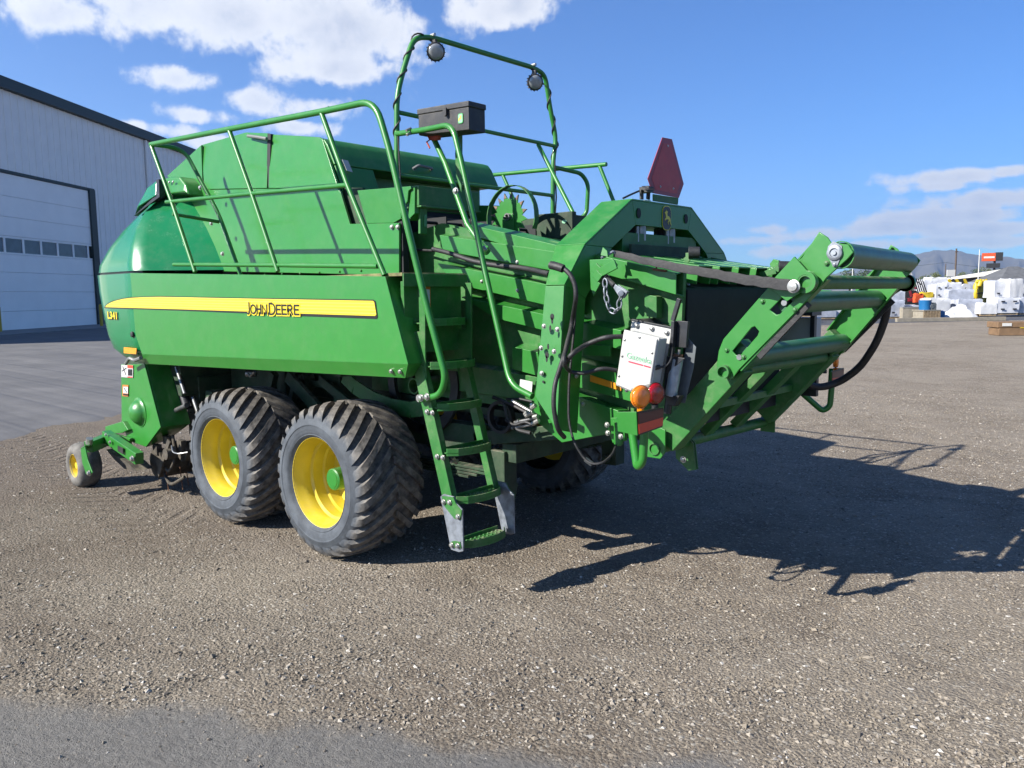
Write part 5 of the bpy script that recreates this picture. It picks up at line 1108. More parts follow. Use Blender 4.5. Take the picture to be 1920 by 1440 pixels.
for sy in (-1, 1):
    yy = .70*sy; a = MB()
    sk = .10 if sy > 0 else 0
    for p, q, w_ in (((3.20, 1.50), (3.66-sk, 1.995), .05), ((3.29, 1.36), (3.70-sk*.65, 1.80), .05)):
        a.bar((p[0], yy-sy*.025, p[1]), (q[0], yy-sy*.025, q[1]), .045, .008, V(-(q[1]-p[1]), 0, q[0]-p[0]))
    a.build('frame_flange', 'green_paint', chu, .001)
# doubler plates with rounded boss round the pivots
bc = (3.625, 1.787)
for sy in (-1, 1):
    y0 = -.745 if sy < 0 else .733
    dbl = [(bc[0]+.052*math.cos(t_), bc[1]+.052*math.sin(t_)) for t_ in [math.radians(k) for k in range(-120, 91, 15)]]+[(3.565, 1.905), (3.44, 1.775), (3.535, 1.70)]
    a = MB(); a.yprism(dbl, y0, y0+.012); a.build('pivot_plate', 'green_paint', chu, .002)
    a = MB(); a.pipe((bc[0], y0-.022 if sy < 0 else y0, bc[1]), (bc[0], y0 if sy < 0 else y0+.034, bc[1]), .050, .034, 28); a.build('pivot_ring', 'green_paint', chu)
a = MB(); a.pipe((bc[0], -.765, bc[1]), (bc[0], .765, bc[1]), .034, .027, 24); a.build('cross_tube', 'green_frame', chu)
a = MB(); a.lathe([(0, .0), (0, .0275)], (bc[0], -.70, bc[1]), (0, 1, 0), 20); a.build('bore_shade_disc', 'deep_black', chu)  # black disc stands in for the dark inside the open tube
a = MB(); a.pipe((3.212, -.735, 1.352), (3.225, .70, 1.342), .034, .026, 24); a.build('cross_tube', 'green_frame', chu)
a = MB(); a.pipe((2.805, -.71, .912), (2.805, .66, .885), .034, .026, 24); a.build('cross_tube', 'green_frame', chu)
RL = [(3.752, 1.905, .0565), (3.508, 0.620, 1.693), (3.288, 0.600, 1.428)]
for k, p in enumerate(RL):
    x, z = (p[0], p[1]) if k == 0 else (p[0], p[2])
    a = MB(); r = .0565 if k == 0 else .052
    sk = (-.105, -.03, 0)[k]; L_ = 1.34
    a.lathe([(0, .02), (0, r), (L_, r), (L_, .02)], (x, -.665, z), (sk, L_, 0), 36); a.build('roller', 'roller_green', chu, .003, 40)
    a = MB(); a.cyl((x, -.712, z), (x+sk*1.05, .712, z), .014, 12); a.build('roller_axle', 'steel', chu)
a = MB(); c = (3.735, -.708, 1.915)
a.lathe([(0, .036), (-.010, .034), (-.014, .026), (-.014, .020), (-.008, .018), (-.008, .010), (-.016, .010), (-.016, 0)], c, (0, 1, 0), 24)
a.prism([(c[0]-.03, c[1], c[2]+.03), (c[0]-.035, c[1], c[2]-.005), (c[0]-.003, c[1], c[2]-.062), (c[0]+.012, c[1], c[2]-.06), (c[0]+.035, c[1], c[2]), (c[0]+.03, c[1], c[2]+.03), (c[0]-.008, c[1], c[2]+.052)], (0, -.004, 0)); a.bolt((c[0]+.002, c[1]-.004, c[2]-.052), (0, -1, 0), .008); a.build('bearing', 'galvanised', chu)
# side horn outside the top roller
a = MB(); a.yprism([(3.70, 1.985), (3.79, 1.955), (3.822, 1.915), (3.79, 1.86), (3.70, 1.80), (3.66, 1.76), (3.655, 1.80), (3.72, 1.87), (3.60, 1.93)], -.706-.03, -.706); a_ = None
a = MB(); a.lathe([(0, .062), (.02, .062), (.02, .058), (0, .058)], (3.752, -.69, 1.905), (0, 1, 0), 32, True); a.build('roller_guard', 'green_paint', chu)
for yy in (-.60, .60):
    a = MB(); ax1 = V(.72, 0, .694).normalized(); a.bar((2.83, yy, .945), (3.235, yy, 1.395), .11, .145, (-.7, 0, .7)); a.build('lower_beam', 'green_frame', chu, .006)
    a = MB(); a.bar((3.18, yy, 1.34), (3.30, yy, 1.47), .11, .12, (-.7, 0, .7)); a.build('lower_beam_end', 'green_frame', chu, .004)
for yy in (-.16, .22):
    a = MB(); a.bar((2.82, yy, .93), (3.22, yy, 1.36), .10, .05, (-.7, 0, .7)); a.build('slide_bar', 'green_frame', chu, .004)
a = MB(); a.bar((3.02, -.6, 1.14), (3.02, .6, 1.14), .04, .04); a.build('cross_bar', 'green_frame', chu, .003)
a = MB(); a.yprism([(2.74, .86), (2.84, .86), (2.87, .90), (2.87, 1.02), (2.84, 1.03), (2.74, 1.0)], -.70, -.688); a.build('pivot_ear', 'green_paint', chu, .003)
a = MB(); a.bar((2.83, .655, .87), (2.83, .667, .87), .10, .10); a.build('pivot_ear', 'green_frame', chu, .004)
a = MB(); yy = -.37
for dy in (-.012, .010): a.prism([(2.79, yy+dy, .96), (2.86, yy+dy, .90), (2.88, yy+dy, .75), (2.83, yy+dy, .74), (2.75, yy+dy, .80), (2.745, yy+dy, .86)], (0, .008, 0))
a.build('hinge_plate', 'green_frame', chu, .002)
a = MB(); a.bolt((2.80, yy-.014, .80), (0, -1, 0), .015); a.build('bolt', 'bolt_steel', chu)
a = MB(); a.bar((3.285, .712, 1.375), (3.565, .712, 1.685), .016, .035, (-.7, 0, .7)); a.build('edge_rubber', 'black_rubber', chu, .002)
a = MB(); a.bar((3.38, -.690, 1.43), (3.62, -.690, 1.69), .012, .028, (-.7, 0, .7)); a.build('worn_edge', 'black_rubber', chu, .001)
a = MB()
for p in ((3.22, 1.46), (3.31, 1.43), (3.40, 1.70), (3.52, 1.84), (3.56, 1.66), (3.70, 1.87)): a.bolt((p[0], -.708, p[1]), (0, -1, 0), .010)
a.build('bolt', 'green_frame', chu)
a = MB()
for x_ in (1.55, 1.85, 2.12):
    for z_ in (2.02-.23*(x_-1.5), 1.84-.20*(x_-1.5)): a.bolt((x_, -.721, z_), (0, -1, 0), .009)
a.build('bolt', 'bolt_steel', ch)
a = MB()
for k in range(9): a.bolt((-1.25+.25*k, -.853, 1.925), (0, -1, 0), .007)
a.build('bolt', 'green_frame', BALER)
# hoses
hs = part('hose')
a = MB(); a.tube([(3.525, 0.740, 1.694), (3.511, 0.780, 1.597), (3.446, 0.840, 1.430), (3.326, 0.900, 1.253), (3.198, 0.920, 1.154), (3.101, 0.860, 1.114), (3.056, 0.750, 1.139), (3.031, 0.660, 1.204)], .024, 12, fillet=.2); a.build('thick_hose', 'black_rubber', hs)
a = MB(); a.tube([(2.414, -1.075, 1.905), (2.467, -1.075, 1.887), (2.523, -1.075, 1.853), (2.557, -1.070, 1.790), (2.560, -1.070, 1.722), (2.450, -0.959, 1.607), (2.460, -1.005, 1.496), (2.460, -1.079, 1.359), (2.470, -1.137, 1.280), (2.470, -1.151, 1.170), (2.470, -1.117, 1.038), (2.450, -1.033, 0.982)], .013, 10, fillet=.1); a.tube([(2.404, -1.080, 1.897), (2.454, -1.085, 1.887), (2.485, -1.080, 1.876)], .022, 10, fillet=.02); a.build('thick_hose', 'black_rubber', hs)
a = MB(); a.tube([(2.450, -0.926, 1.763), (2.450, -0.936, 1.607), (2.450, -0.960, 1.465), (2.450, -0.994, 1.266), (2.460, -1.008, 1.066), (2.500, -1.014, 0.955), (2.550, -0.991, 0.871), (2.600, -0.987, 0.846), (2.650, -0.961, 0.856), (2.650, -0.872, 0.885), (2.620, -0.794, 0.922)], .007, 8, fillet=.1); a.build('cable', 'black_rubber', hs)
a = MB(); a.cyl((2.550, -0.981, 0.867), (2.580, -0.960, 0.841), .014, 10); a.build('connector', 'grey_plate', hs)
a = MB(); a.tube([(2.500, -1.094, 1.376), (2.600, -1.168, 1.441), (2.576, -1.000, 1.485), (2.694, -1.000, 1.525), (2.748, -0.920, 1.525)], .013, 10, fillet=.12); a.build('box_hose', 'black_rubber', hs)
a = MB(); a.tube([(2.460, -0.977, 1.580), (2.520, -1.105, 1.475), (2.580, -1.204, 1.402), (2.501, -1.050, 1.339), (2.595, -1.050, 1.334), (2.678, -1.000, 1.365), (2.722, -0.940, 1.349)], .011, 10, fillet=.12); a.build('box_hose', 'black_rubber', hs)
a = MB(); a.tube([(1.117, -0.730, 2.050), (1.310, -0.755, 2.014), (1.507, -0.760, 1.956), (1.712, -0.760, 1.923), (1.966, -0.780, 1.899), (2.245, -0.900, 1.856)], .015, 10, fillet=.15); a.build('thick_hose', 'black_rubber', hs)
a = MB(); a.tube([(0.570, -0.600, 2.068), (0.801, -0.650, 2.064), (1.117, -0.730, 2.040)], .008, 8); a.build('cable', 'black_rubber', hs)
hy = part('hydraulic_block')
for p, q, r_ in (((1.866, -0.800, 1.106), (2.018, -0.800, 1.054), .012), ((1.885, -0.800, 0.977), (2.055, -0.800, 1.019), .010), ((1.863, -0.800, 0.939), (2.046, -0.800, 0.983), .010), ((1.890, -0.800, 0.964), (1.929, -0.800, 0.991), .016)):
    a = MB(); a.cyl(p, q, r_, 10); a.build('pipe', 'steel', hy)
a = MB()
for p, q in (((2.002, -0.830, 1.031), (2.060, -0.830, 1.061)), ((2.044, -0.830, 1.082), (2.077, -0.830, 1.101)), ((2.051, -0.830, 0.988), (2.101, -0.830, 1.015)), ((1.994, -0.830, 1.039), (2.019, -0.830, 1.058)), ((2.060, -0.830, 1.030), (2.093, -0.830, 1.039)), ((2.019, -0.800, 1.102), (2.039, -0.800, 1.075))): a.cyl(p, q, .014, 8)
a.build('fitting', 'bolt_steel', hy, .001)
a = MB(); a.lathe([(-.02, .105), (.02, .105), (.02, .085), (-.02, .085)], (1.683, -0.700, 0.978), (0, 1, 0), 24, True); a.tube([(1.692, -0.780, 1.113), (1.800, -0.800, 1.100), (1.829, -0.800, 0.978), (1.906, -0.800, 0.933), (2.012, -0.800, 0.925)], .012, 8, fillet=.04); a.tube([(1.778, -0.800, 1.105), (1.874, -0.800, 1.080), (1.993, -0.800, 1.042)], .010, 8); a.tube([(1.777, -0.750, 1.103), (1.886, -0.750, 1.115), (1.984, -0.750, 1.106)], .008, 8); a.tube([(1.830, -0.820, 0.987), (1.912, -0.830, 0.964), (1.988, -0.820, 0.996), (2.051, -0.820, 0.977)], .008, 8, fillet=.03); a.build('hose', 'black_rubber', hy)
a = MB(); a.prism([(1.879, -0.735, 1.234), (1.977, -0.735, 1.224), (1.968, -0.735, 1.152), (1.870, -0.735, 1.168)], (0, -.003, 0)); BP(a, 'instruction_plate', 'decal_white', 0)

# ================================================================== SURROUNDINGS
CR, CF_ = V(.743, .669, 0), V(-.669, .743, 0)       # along and away from the camera's level view
YAW = math.radians(42)
def simple(name, label, cat, mb, m, loc, rz=YAW, group=None, bevel=0.0, kind=None):
    o = mb.build(name, m, None, bevel); o.location = loc; o.rotation_euler = (0, 0, rz); tag(o, label, cat, group, kind); return o
mat('wall_steel', (.84, .80, .74), .5, var=.05, vscale=.6, k=1.0)
mat('door_white', (.92, .87, .80), .5, var=.03, vscale=.8, k=1.0)
mat('trim_green', (.008, .032, .034), .5, var=.1)
mat('pane_glass', (.10, .14, .19), .12, var=.2, vscale=1.5)
mat('concrete', (.30, .30, .29), .9, var=.15, vscale=2)
mat('bollard_yellow', (.70, .48, .02), .5, var=.1)
# ---- steel building
Ba = V(-45.79, 9.71, 0); Bu = V(-.6105, .7920, 0); Bn = V(.7920, .6105, 0)
BL = thing('steel_building', 'pale corrugated steel building with a tall white sectional door behind the baler', 'building', tuple(Ba), math.atan2(Bu.y, Bu.x))
# local frame: x along the wall, -y out of the wall
def bl(mb, name, m, bev=0.0, par=BL): return mb.build(name, m, par, bev)
def panel_mesh(h0, h1):
    a = MB(); w_ = 1.22; prof = []
    for r in range(2):
        x = r*.61; prof += [(x, 0), (x+.46, 0), (x+.49, -.045), (x+.56, -.045), (x+.59, 0)]
    prof.append((w_-.006, 0)); n_ = len(prof)
    vs = [(x, y, h0) for x, y in prof]+[(x, y, h1) for x, y in prof]
    a.add(vs, [(k, k+1, n_+k+1, n_+k) for k in range(n_-1)]); return a.mesh('wall_panel', 'wall_steel', 10)
full = panel_mesh(.32, 13.42); head = panel_mesh(8.98, 13.42)
for k in range(-14, 34):
    s_ = 9.76+k*1.22
    o = link('wall_panel', full if s_ > 9.5 or s_ < -5.3 else head, BL); o.location = (s_, 0, 0)
a = MB(); a.box((18, -.05, 13.76), (72, .55, .62)); a.box((18, 15, 13.9), (72, 30, .2)); bl(a, 'roof', 'trim_green')
a = MB(); a.box((18, 15.2, 6.9), (71, 30, 13.6)); bl(a, 'wall', 'wall_steel')
a = MB(); a.box((30.9, .02, .16), (42, .12, .32)); bl(a, 'plinth', 'concrete')
a = MB(); a.box((9.40, -.02, 4.45), (.62, .30, 8.9)); a.box((2, -.02, 8.90), (15.4, .22, .16)); bl(a, 'door_frame', 'trim_green')
a = MB(); a.cyl((16.65, -.12, .3), (16.65, -.12, 13.4), .10, 10); bl(a, 'downspout', 'wall_steel')
a = MB(); a.box((2, -2.0, .02), (30, 4.0, .08)); bl(a, 'apron', 'concrete')
dr = bpy.data.objects.new('sectional_door', None); COL.objects.link(dr); dr.parent = BL
zs = [0.05, 1.1, 2.2, 3.3, 4.30, 5.33, 6.4, 7.55, 8.8]
for z0_, z1_ in zip(zs, zs[1:]):
    if abs(z0_-4.3) < .01: continue
    a = MB(); a.box((2.05, .0, (z0_+z1_)/2), (14.1, .08, z1_-z0_-.012)); a.build('door_panel', 'door_white', dr, .012)
a = MB(); a.box((2.05, 0, 4.36), (14.1, .08, .10)); a.box((2.05, 0, 5.26), (14.1, .08, .12))
for k in range(10): a.box((8.68-k*1.56, 0, 4.81), (.16, .08, .80))
a.build('door_panel', 'door_white', dr)
for k in range(9):
    a = MB(); a.box((8.68-.78-k*1.56, .02, 4.81), (1.40, .03, .80)); a.build('window_pane', 'pane_glass', dr)
for p, lab in (((-44.105, 9.262, 0.000), 'yellow bollard at the left edge of the picture by the big white door'), ((-47.539, 15.783, 0.000), 'yellow bollard half hidden by the nose of the baler')):
    a = MB(); a.lathe([(0, 0), (0, .09), (1.35, .09), (1.40, .07), (1.43, 0)], (0, 0, 0), (0, 0, 1), 16); o = simple('bollard', lab, 'bollard', a, 'bollard_yellow', p, 0, 'yellow bollards beside the door')

# ---- trees
def leaf_mat(name, c0, c1):
    m = bpy.data.materials.new(name); m.use_nodes = True; t = NT(m.node_tree); b = t.n['Principled BSDF']
    co = t.new('ShaderNodeTexCoord').outputs['Object']; geo = t.new('ShaderNodeNewGeometry')
    t.l.new(t.mix(t.noise(co, .8, 5, .7), c0, c1), b.inputs['Base Color']); b.inputs['Roughness'].default_value = .75; MATS[name] = m
leaf_mat('leaf_dark', (.016, .034, .014), (.050, .085, .030)); leaf_mat('leaf_olive', (.050, .070, .022), (.125, .145, .050))
mat('bark', (.10, .075, .05), .9, var=.3)
def tree(label, px_info, m='leaf_olive', group=None, n_=900, wide=1.0):
    cx0, cy0, z0, z1, w_ = px_info; h = z1-z0; t = thing('tree', label, 'tree', (cx0, cy0, 0), 0, group)
    z0 = 0; h = z1
    a = MB(); a.tube([(0, 0, -.1), (.05*h*.3, 0, h*.3), (0, .02*h, h*.75)], [h*.035, h*.028, h*.008], 8)
    for k in range(5):
        an = k*1.3; a.tube([(0, 0, h*(.25+.08*k)), (w_*.3*math.cos(an), w_*.3*math.sin(an), h*(.5+.08*k))], [h*.014, h*.004], 6)
    a.build('trunk', 'bark', t)
    a = MB(); lob = [(random.uniform(-.32, .32)*w_, random.uniform(-.32, .32)*w_, h*random.uniform(.38, .84), random.uniform(.16, .26)*w_) for _ in range(13)]
    lob += [(0, 0, h*.80, .2*w_), (w_*.3, 0, h*.5, .2*w_), (-w_*.3, 0, h*.5, .2*w_)]
    for _ in range(n_):
        lx, ly, lz, lr_ = random.choice(lob); d = Vector(rng.normal(size=3)).normalized()*lr_*random.uniform(.6, 1.08)
        c = V(lx, ly, lz)+V(d.x, d.y, d.z*.9); s_ = w_*random.uniform(.022, .045)
        u = Vector(rng.normal(size=3)).normalized(); v_ = u.cross(Vector(rng.normal(size=3))).normalized()
        a.add([c-u*s_, c+v_*s_*.7, c+u*s_, c-v_*s_*.7], [(0, 1, 2, 3)])
    a.build('crown', m, t, 0, 180, smooth=False)
TG = 'trees beyond the yard'
for lab, info, m, n_ in (('dark round tree seen under the top chute roller, left one', (-55.593, 169.764, 1.237, 6.704, 4.509), 'leaf_dark', 1500),
     ('dark broad tree seen under the top chute roller, right one', (-54.360, 177.603, 1.173, 6.458, 4.874), 'leaf_dark', 1500),
     ('dark tree just left of the small brown gabled house', (-52.687, 185.837, 1.103, 6.068, 5.968), 'leaf_dark', 900),
     ('olive tree right beside the brown gabled house', (-49.904, 201.800, 0.971, 5.341, 3.276), 'leaf_olive', 1200),
     ('olive tree between the brown house and the white square sign', (-48.306, 205.929, 0.928, 6.099, 3.565), 'leaf_olive', 1300),
     ('low olive tree behind the white square sign', (-47.293, 212.224, 0.876, 5.770, 3.120), 'leaf_olive', 900),
     ('grey green tree just right of the wooden utility pole', (-45.355, 219.352, 0.810, 6.721, 3.051), 'leaf_olive', 1100),
     ('dense green tree left of the tall white mast', (-43.038, 221.438, 0.773, 7.469, 3.184), 'leaf_dark', 1200),
     ('bushy green tree right of the tall white mast', (-40.968, 223.302, 0.740, 7.698, 3.449), 'leaf_olive', 1300),
     ('green tree behind the dark lower sign board', (-39.997, 230.904, 0.681, 7.277, 3.264), 'leaf_olive', 1100),
     ('small faint tree above the grey roof', (-49.783, 296.103, 0.357, 8.723, 2.760), 'leaf_dark', 600),
     ('low dark trees glimpsed above the strap, left clump', (-110.065, 241.825, 1.324, 3.035, 7.755), 'leaf_dark', 900),
     ('low dark tree glimpsed between strap and chute arm', (-79.602, 188.516, 1.360, 5.302, 5.568), 'leaf_dark', 1200)):
    tree(lab, info, m, TG, n_)
# ---- houses, sign, poles
mat('roof_grey', (.13, .135, .145), .9, var=.2, vscale=2); mat('wall_cream', (.55, .56, .58), .8, var=.08); mat('brown_siding', (.15, .125, .11), .85, var=.15)
mat('white_trim', (.75, .74, .70), .6, var=.04); mat('dark_shade', (.03, .035, .05), .8, var=.2); mat('sign_orange', (.72, .10, .02), .5, var=.06, vscale=2); mat('pole_wood', (.12, .085, .065), .9, var=.2)
mat('wrap_white', (.50, .51, .54), .38, k=.88, var=.07, vscale=3, bump=.8, bscale=2.2); mat('wrap_clear', (.36, .38, .43), .30, k=.88, var=.14, vscale=4, bump=.9, bscale=3); mat('tarp_white', (.55, .55, .55), .6, k=.88, var=.05, bump=.6, bscale=3)
mat('machine_yellow', (.72, .52, .02), .45, var=.15, vscale=3); mat('machine_red', (.30, .018, .03), .5, var=.2, vscale=3); mat('machine_black', (.018, .020, .024), .6, var=.3)
mat('orange_cloth', (.80, .10, .02), .7, var=.1); mat('blue_plastic', (.015, .17, .42), .4, var=.08, vscale=3); mat('crate_wood', (.42, .30, .17), .85, var=.25, vscale=8); mat('cardboard', (.24, .145, .075), .85, var=.18, vscale=5); mat('pale_timber', (.36, .32, .25), .9, var=.15, vscale=4)
def house(name, label, info, depth, roof_h, wm, rm, ridge_along=True):
    cx0, cy0, z0, z1, w_ = info; t = thing(name, label, 'house', (cx0, cy0, 0), YAW); hw = z1-roof_h
    a = MB(); a.box((0, depth/2, hw/2), (w_*.94, depth, hw)); a.build('wall', wm, t)
    a = MB()
    if ridge_along:
        pr = [(-.5, hw-.1), (depth/2, z1), (depth+.5, hw-.1), (depth+.5, hw+.1), (depth/2, z1+.22), (-.5, hw+.12)]
        e_, q = hw, depth/2; y0_, y1_ = -.5, depth+.5; x_ = w_/2+.3
        a.add([(-x_, y0_, e_), (x_, y0_, e_), (x_, y1_, e_), (-x_, y1_, e_), (-x_+q, depth/2, z1+.2), (x_-q, depth/2, z1+.2), (-x_, y0_, e_-.1), (x_, y0_, e_-.1), (x_, y1_, e_-.1), (-x_, y1_, e_-.1)],
              [(0, 1, 5, 4), (1, 2, 5), (2, 3, 4, 5), (3, 0, 4), (6, 9, 8, 7), (0, 6, 7, 1), (1, 7, 8, 2), (2, 8, 9, 3), (3, 9, 6, 0)])
    else:
        pr = [(-w_/2, hw-.1), (0, z1), (w_/2, hw-.1), (w_/2, hw+.12), (0, z1+.25), (-w_/2, hw+.12)]
        a.prism([(x, -.4, z) for x, z in pr], (0, depth+.8, 0)); 
    a.build('roof', rm, t)
    a = MB()
    if ridge_along: a.box((0, -.56, hw+.02), (w_+.1, .06, .28))
    else:
        for s_ in (-1, 1): a.bar((s_*w_/2, -.45, hw), (0, -.45, z1+.12), .08, .28)
        a.prism([(-w_*.47, -.001, hw-.1), (w_*.47, -.001, hw-.1), (0, -.001, z1)], (0, .2, 0))
    a.build('fascia', 'white_trim' if ridge_along else 'white_trim', t)
    for s_ in (-.25, .2):
        f = MB(); f.box((w_*s_, -.03, hw*.55), (w_*.12, .06, hw*.3)); fo_ = f.build('window', 'dark_shade', t)
    return t
h1 = house('house', 'small brown gabled house behind the red and black machine', (-40.214, 156.699, 1.165, 4.615, 2.089), 9, 2.2, 'brown_siding', 'brown_siding', False)
h2 = house('house', 'house with a wide grey shingle roof and white gutter at the right edge', (-12.245, 107.873, 1.072, 4.192, 10.590), 10, 2.9, 'wall_cream', 'roof_grey', True)
# long low building with rising white fascia
c0, c1 = V((-25.655, 119.891, 3.037)), V((-15.917, 111.752, 3.976))
t = thing('long_building', 'long low building whose white flat roof edge rises behind the yellow machines', 'building', (c0.x, c0.y, 0), 0)
L_ = V(c1.x-c0.x, c1.y-c0.y, 0); ang = math.atan2(L_.y, L_.x); t.rotation_euler = (0, 0, ang); L_ = L_.length
za, zb = c0.z, c1.z
a = MB(); a.prism([(0, 0, za-.15), (L_, 0, zb-.45), (L_, 0, zb+.25), (0, 0, za+.1)], (0, 9, 0)); a.build('roof', 'white_trim', t)
a = MB(); a.prism([(L_*.12, .9, 0), (L_, .9, 0), (L_, .9, zb-.46), (L_*.12, .9, za)], (0, 7, 0)); a.build('wall', 'dark_shade', t)
for k in range(5):
    a = MB(); a.box((L_*(.3+.15*k), .86, 1.9), (1.3, .08, 1.2)); a.build('window', 'pane_glass', t)
def post(name, label, cat, top, base_z, r, m, group=None):
    p = V(top); a = MB(); a.cyl((0, 0, base_z), (0, 0, p.z), r, 8, r*.7); 
    o = a.build(name, m, None); o.location = (p.x, p.y, 0); tag(o, label, cat, group); return o
p = V((-29.026, 141.707, 8.200)); t = thing('utility_pole', 'tall brown wooden utility pole in front of the mountain', 'pole', (p.x, p.y, 0), YAW)
a = MB(); a.cyl((0, 0, 0), (0, 0, p.z), .17, 8, .13); a.build('shaft', 'pole_wood', t)
a = MB(); a.box((0, -.12, p.z-.5), (.45, .1, .12)); a.build('crossarm', 'pole_wood', t)
post('utility_pole', 'faint thin distant pole left of the tall wooden pole', 'pole', (-51.700, 228.822, 8.297), 0, .14, 'pole_wood')
post('flag_mast', 'slim white mast rising above the yellow machines', 'mast', (-10.379, 69.025, 4.829), 0, .05, 'white_trim')
post('street_lamp', 'pale post seen against the dark trees under the top roller', 'lamp post', (-34.067, 109.071, 4.892), 0, .09, 'white_trim')
p = V((-25.646, 152.657, 7.695)); t = thing('pylon_sign', 'orange roadside sign board on a tall post with a darker board below', 'sign', (p.x, p.y, 0), YAW-.35)
k_ = 160/1500
a = MB(); a.cyl((0, 0, 0), (0, 0, 7.2), .18, 8); a.build('post', 'machine_black', t)
a = MB(); a.box((-.95, 0, 7.0), (1.9, 1.0, 1.35)); a.build('orange_board', 'sign_orange', t)  # plain orange sign board
a = MB(); a.box((-.95, -.52, 6.95), (1.6, .03, .30)); a.build('lettering_strip', 'white_trim', t)
a = MB(); a.box((.55, .1, 7.05), (1.1, 1.2, 1.40)); a.box((-.2, 0, 5.55), (1.9, .9, .75)); a.build('side_board', 'machine_black', t)
p = V((-22.693, 112.377, 3.765)); t = thing('square_sign', 'plain white square sign on a short post left of the utility pole', 'sign', (p.x, p.y, 0), YAW)
a = MB(); a.box((0, 0, p.z), (1.05, .15, .85)); a.build('board', 'white_trim', t); a = MB(); a.cyl((0, .1, 0), (0, .1, p.z-.4), .07, 8); a.build('post', 'white_trim', t)
# wires between the poles
a = MB(); w0, w1, w2 = V((-78.219, 220.716, 9.034)), V((-51.772, 228.805, 8.575)), V((-27.109, 233.467, 7.168))
for dz_ in (0, ):
    for q0, q1 in ((w0, w1), (w1, w2)):
        a.tube([q0.lerp(q1, k/10)+V(0, 0, -1.2*math.sin(PI*k/10)) for k in range(11)], .035, 5)
tag(a.build('overhead_wire', 'machine_black', None), 'thin dark overhead wire strung across the mountain', 'wire')
# ---- wrapped pallets: carton stacks under film, draped covers
def lumpy(mb, w_, d_, z0, z1, seg=7, amp=.06):
    """box with sagging, wrinkled cover"""
    vs = []; fs = []; n_ = seg
    def P(u, v_, t_):
        x, y, z = (u-.5)*w_, (v_-.5)*d_, z0+(z1-z0)*t_
        return V(x+random.uniform(-amp, amp)*.5, y+random.uniform(-amp, amp)*.5, z+random.uniform(-amp, amp)*(1 if t_ > .2 else 0))
    per = [(i/n_, 0) for i in range(n_)]+[(1, i/n_) for i in range(n_)]+[(1-i/n_, 1) for i in range(n_)]+[(0, 1-i/n_) for i in range(n_)]
    lv = [0, .33, .66, .93, 1.0]; N_ = len(per)
    for li, t_ in enumerate(lv):
        sh_ = 1 if t_ < .95 else .93
        for u, v_ in per: vs.append(P(.5+(u-.5)*sh_, .5+(v_-.5)*sh_, t_))
    for li in range(len(lv)-1):
        for k in range(N_): fs.append((li*N_+k, li*N_+(k+1) % N_, (li+1)*N_+(k+1) % N_, (li+1)*N_+k))
    c_ = len(vs); vs.append(V(0, 0, z1+random.uniform(-amp, amp)))
    for k in range(N_): fs.append(((len(lv)-1)*N_+k, (len(lv)-1)*N_+(k+1) % N_, c_))
    mb.add(vs, fs)
def pallet(label, info, m='wrap_white', rz=0.0, labels=0, depth=1.1, amp=.05, base=True, group='film-wrapped pallet loads along the asphalt'):
    cx0, cy0, z0, z1, w_ = info; t = thing('wrapped_pallet', label, 'pallet load', (cx0, cy0, 0), YAW+rz, group)
    zb = max(z0, 0)
    if base:
        for k in range(3): a = MB(); a.box((0, -depth*.42+k*depth*.42, zb+.06), (w_*.96, .10, .11)); a.build('skid', 'crate_wood', t)
        zb += .12
    a = MB(); lumpy(a, w_, depth, zb, z1, 7, amp); a.build('wrap', m, t, 0, 60)
    rows_ = 3 if labels else 0
    for k in range(labels):
        a = MB(); a.box((-w_*.28+w_*.56*(k % 2), -depth/2-.045-amp*.4, zb+(z1-zb)*(.25+.5*(k//2))), (w_*.18, .02, (z1-zb)*.10)); a.build('print', 'dark_shade', t)
    return t
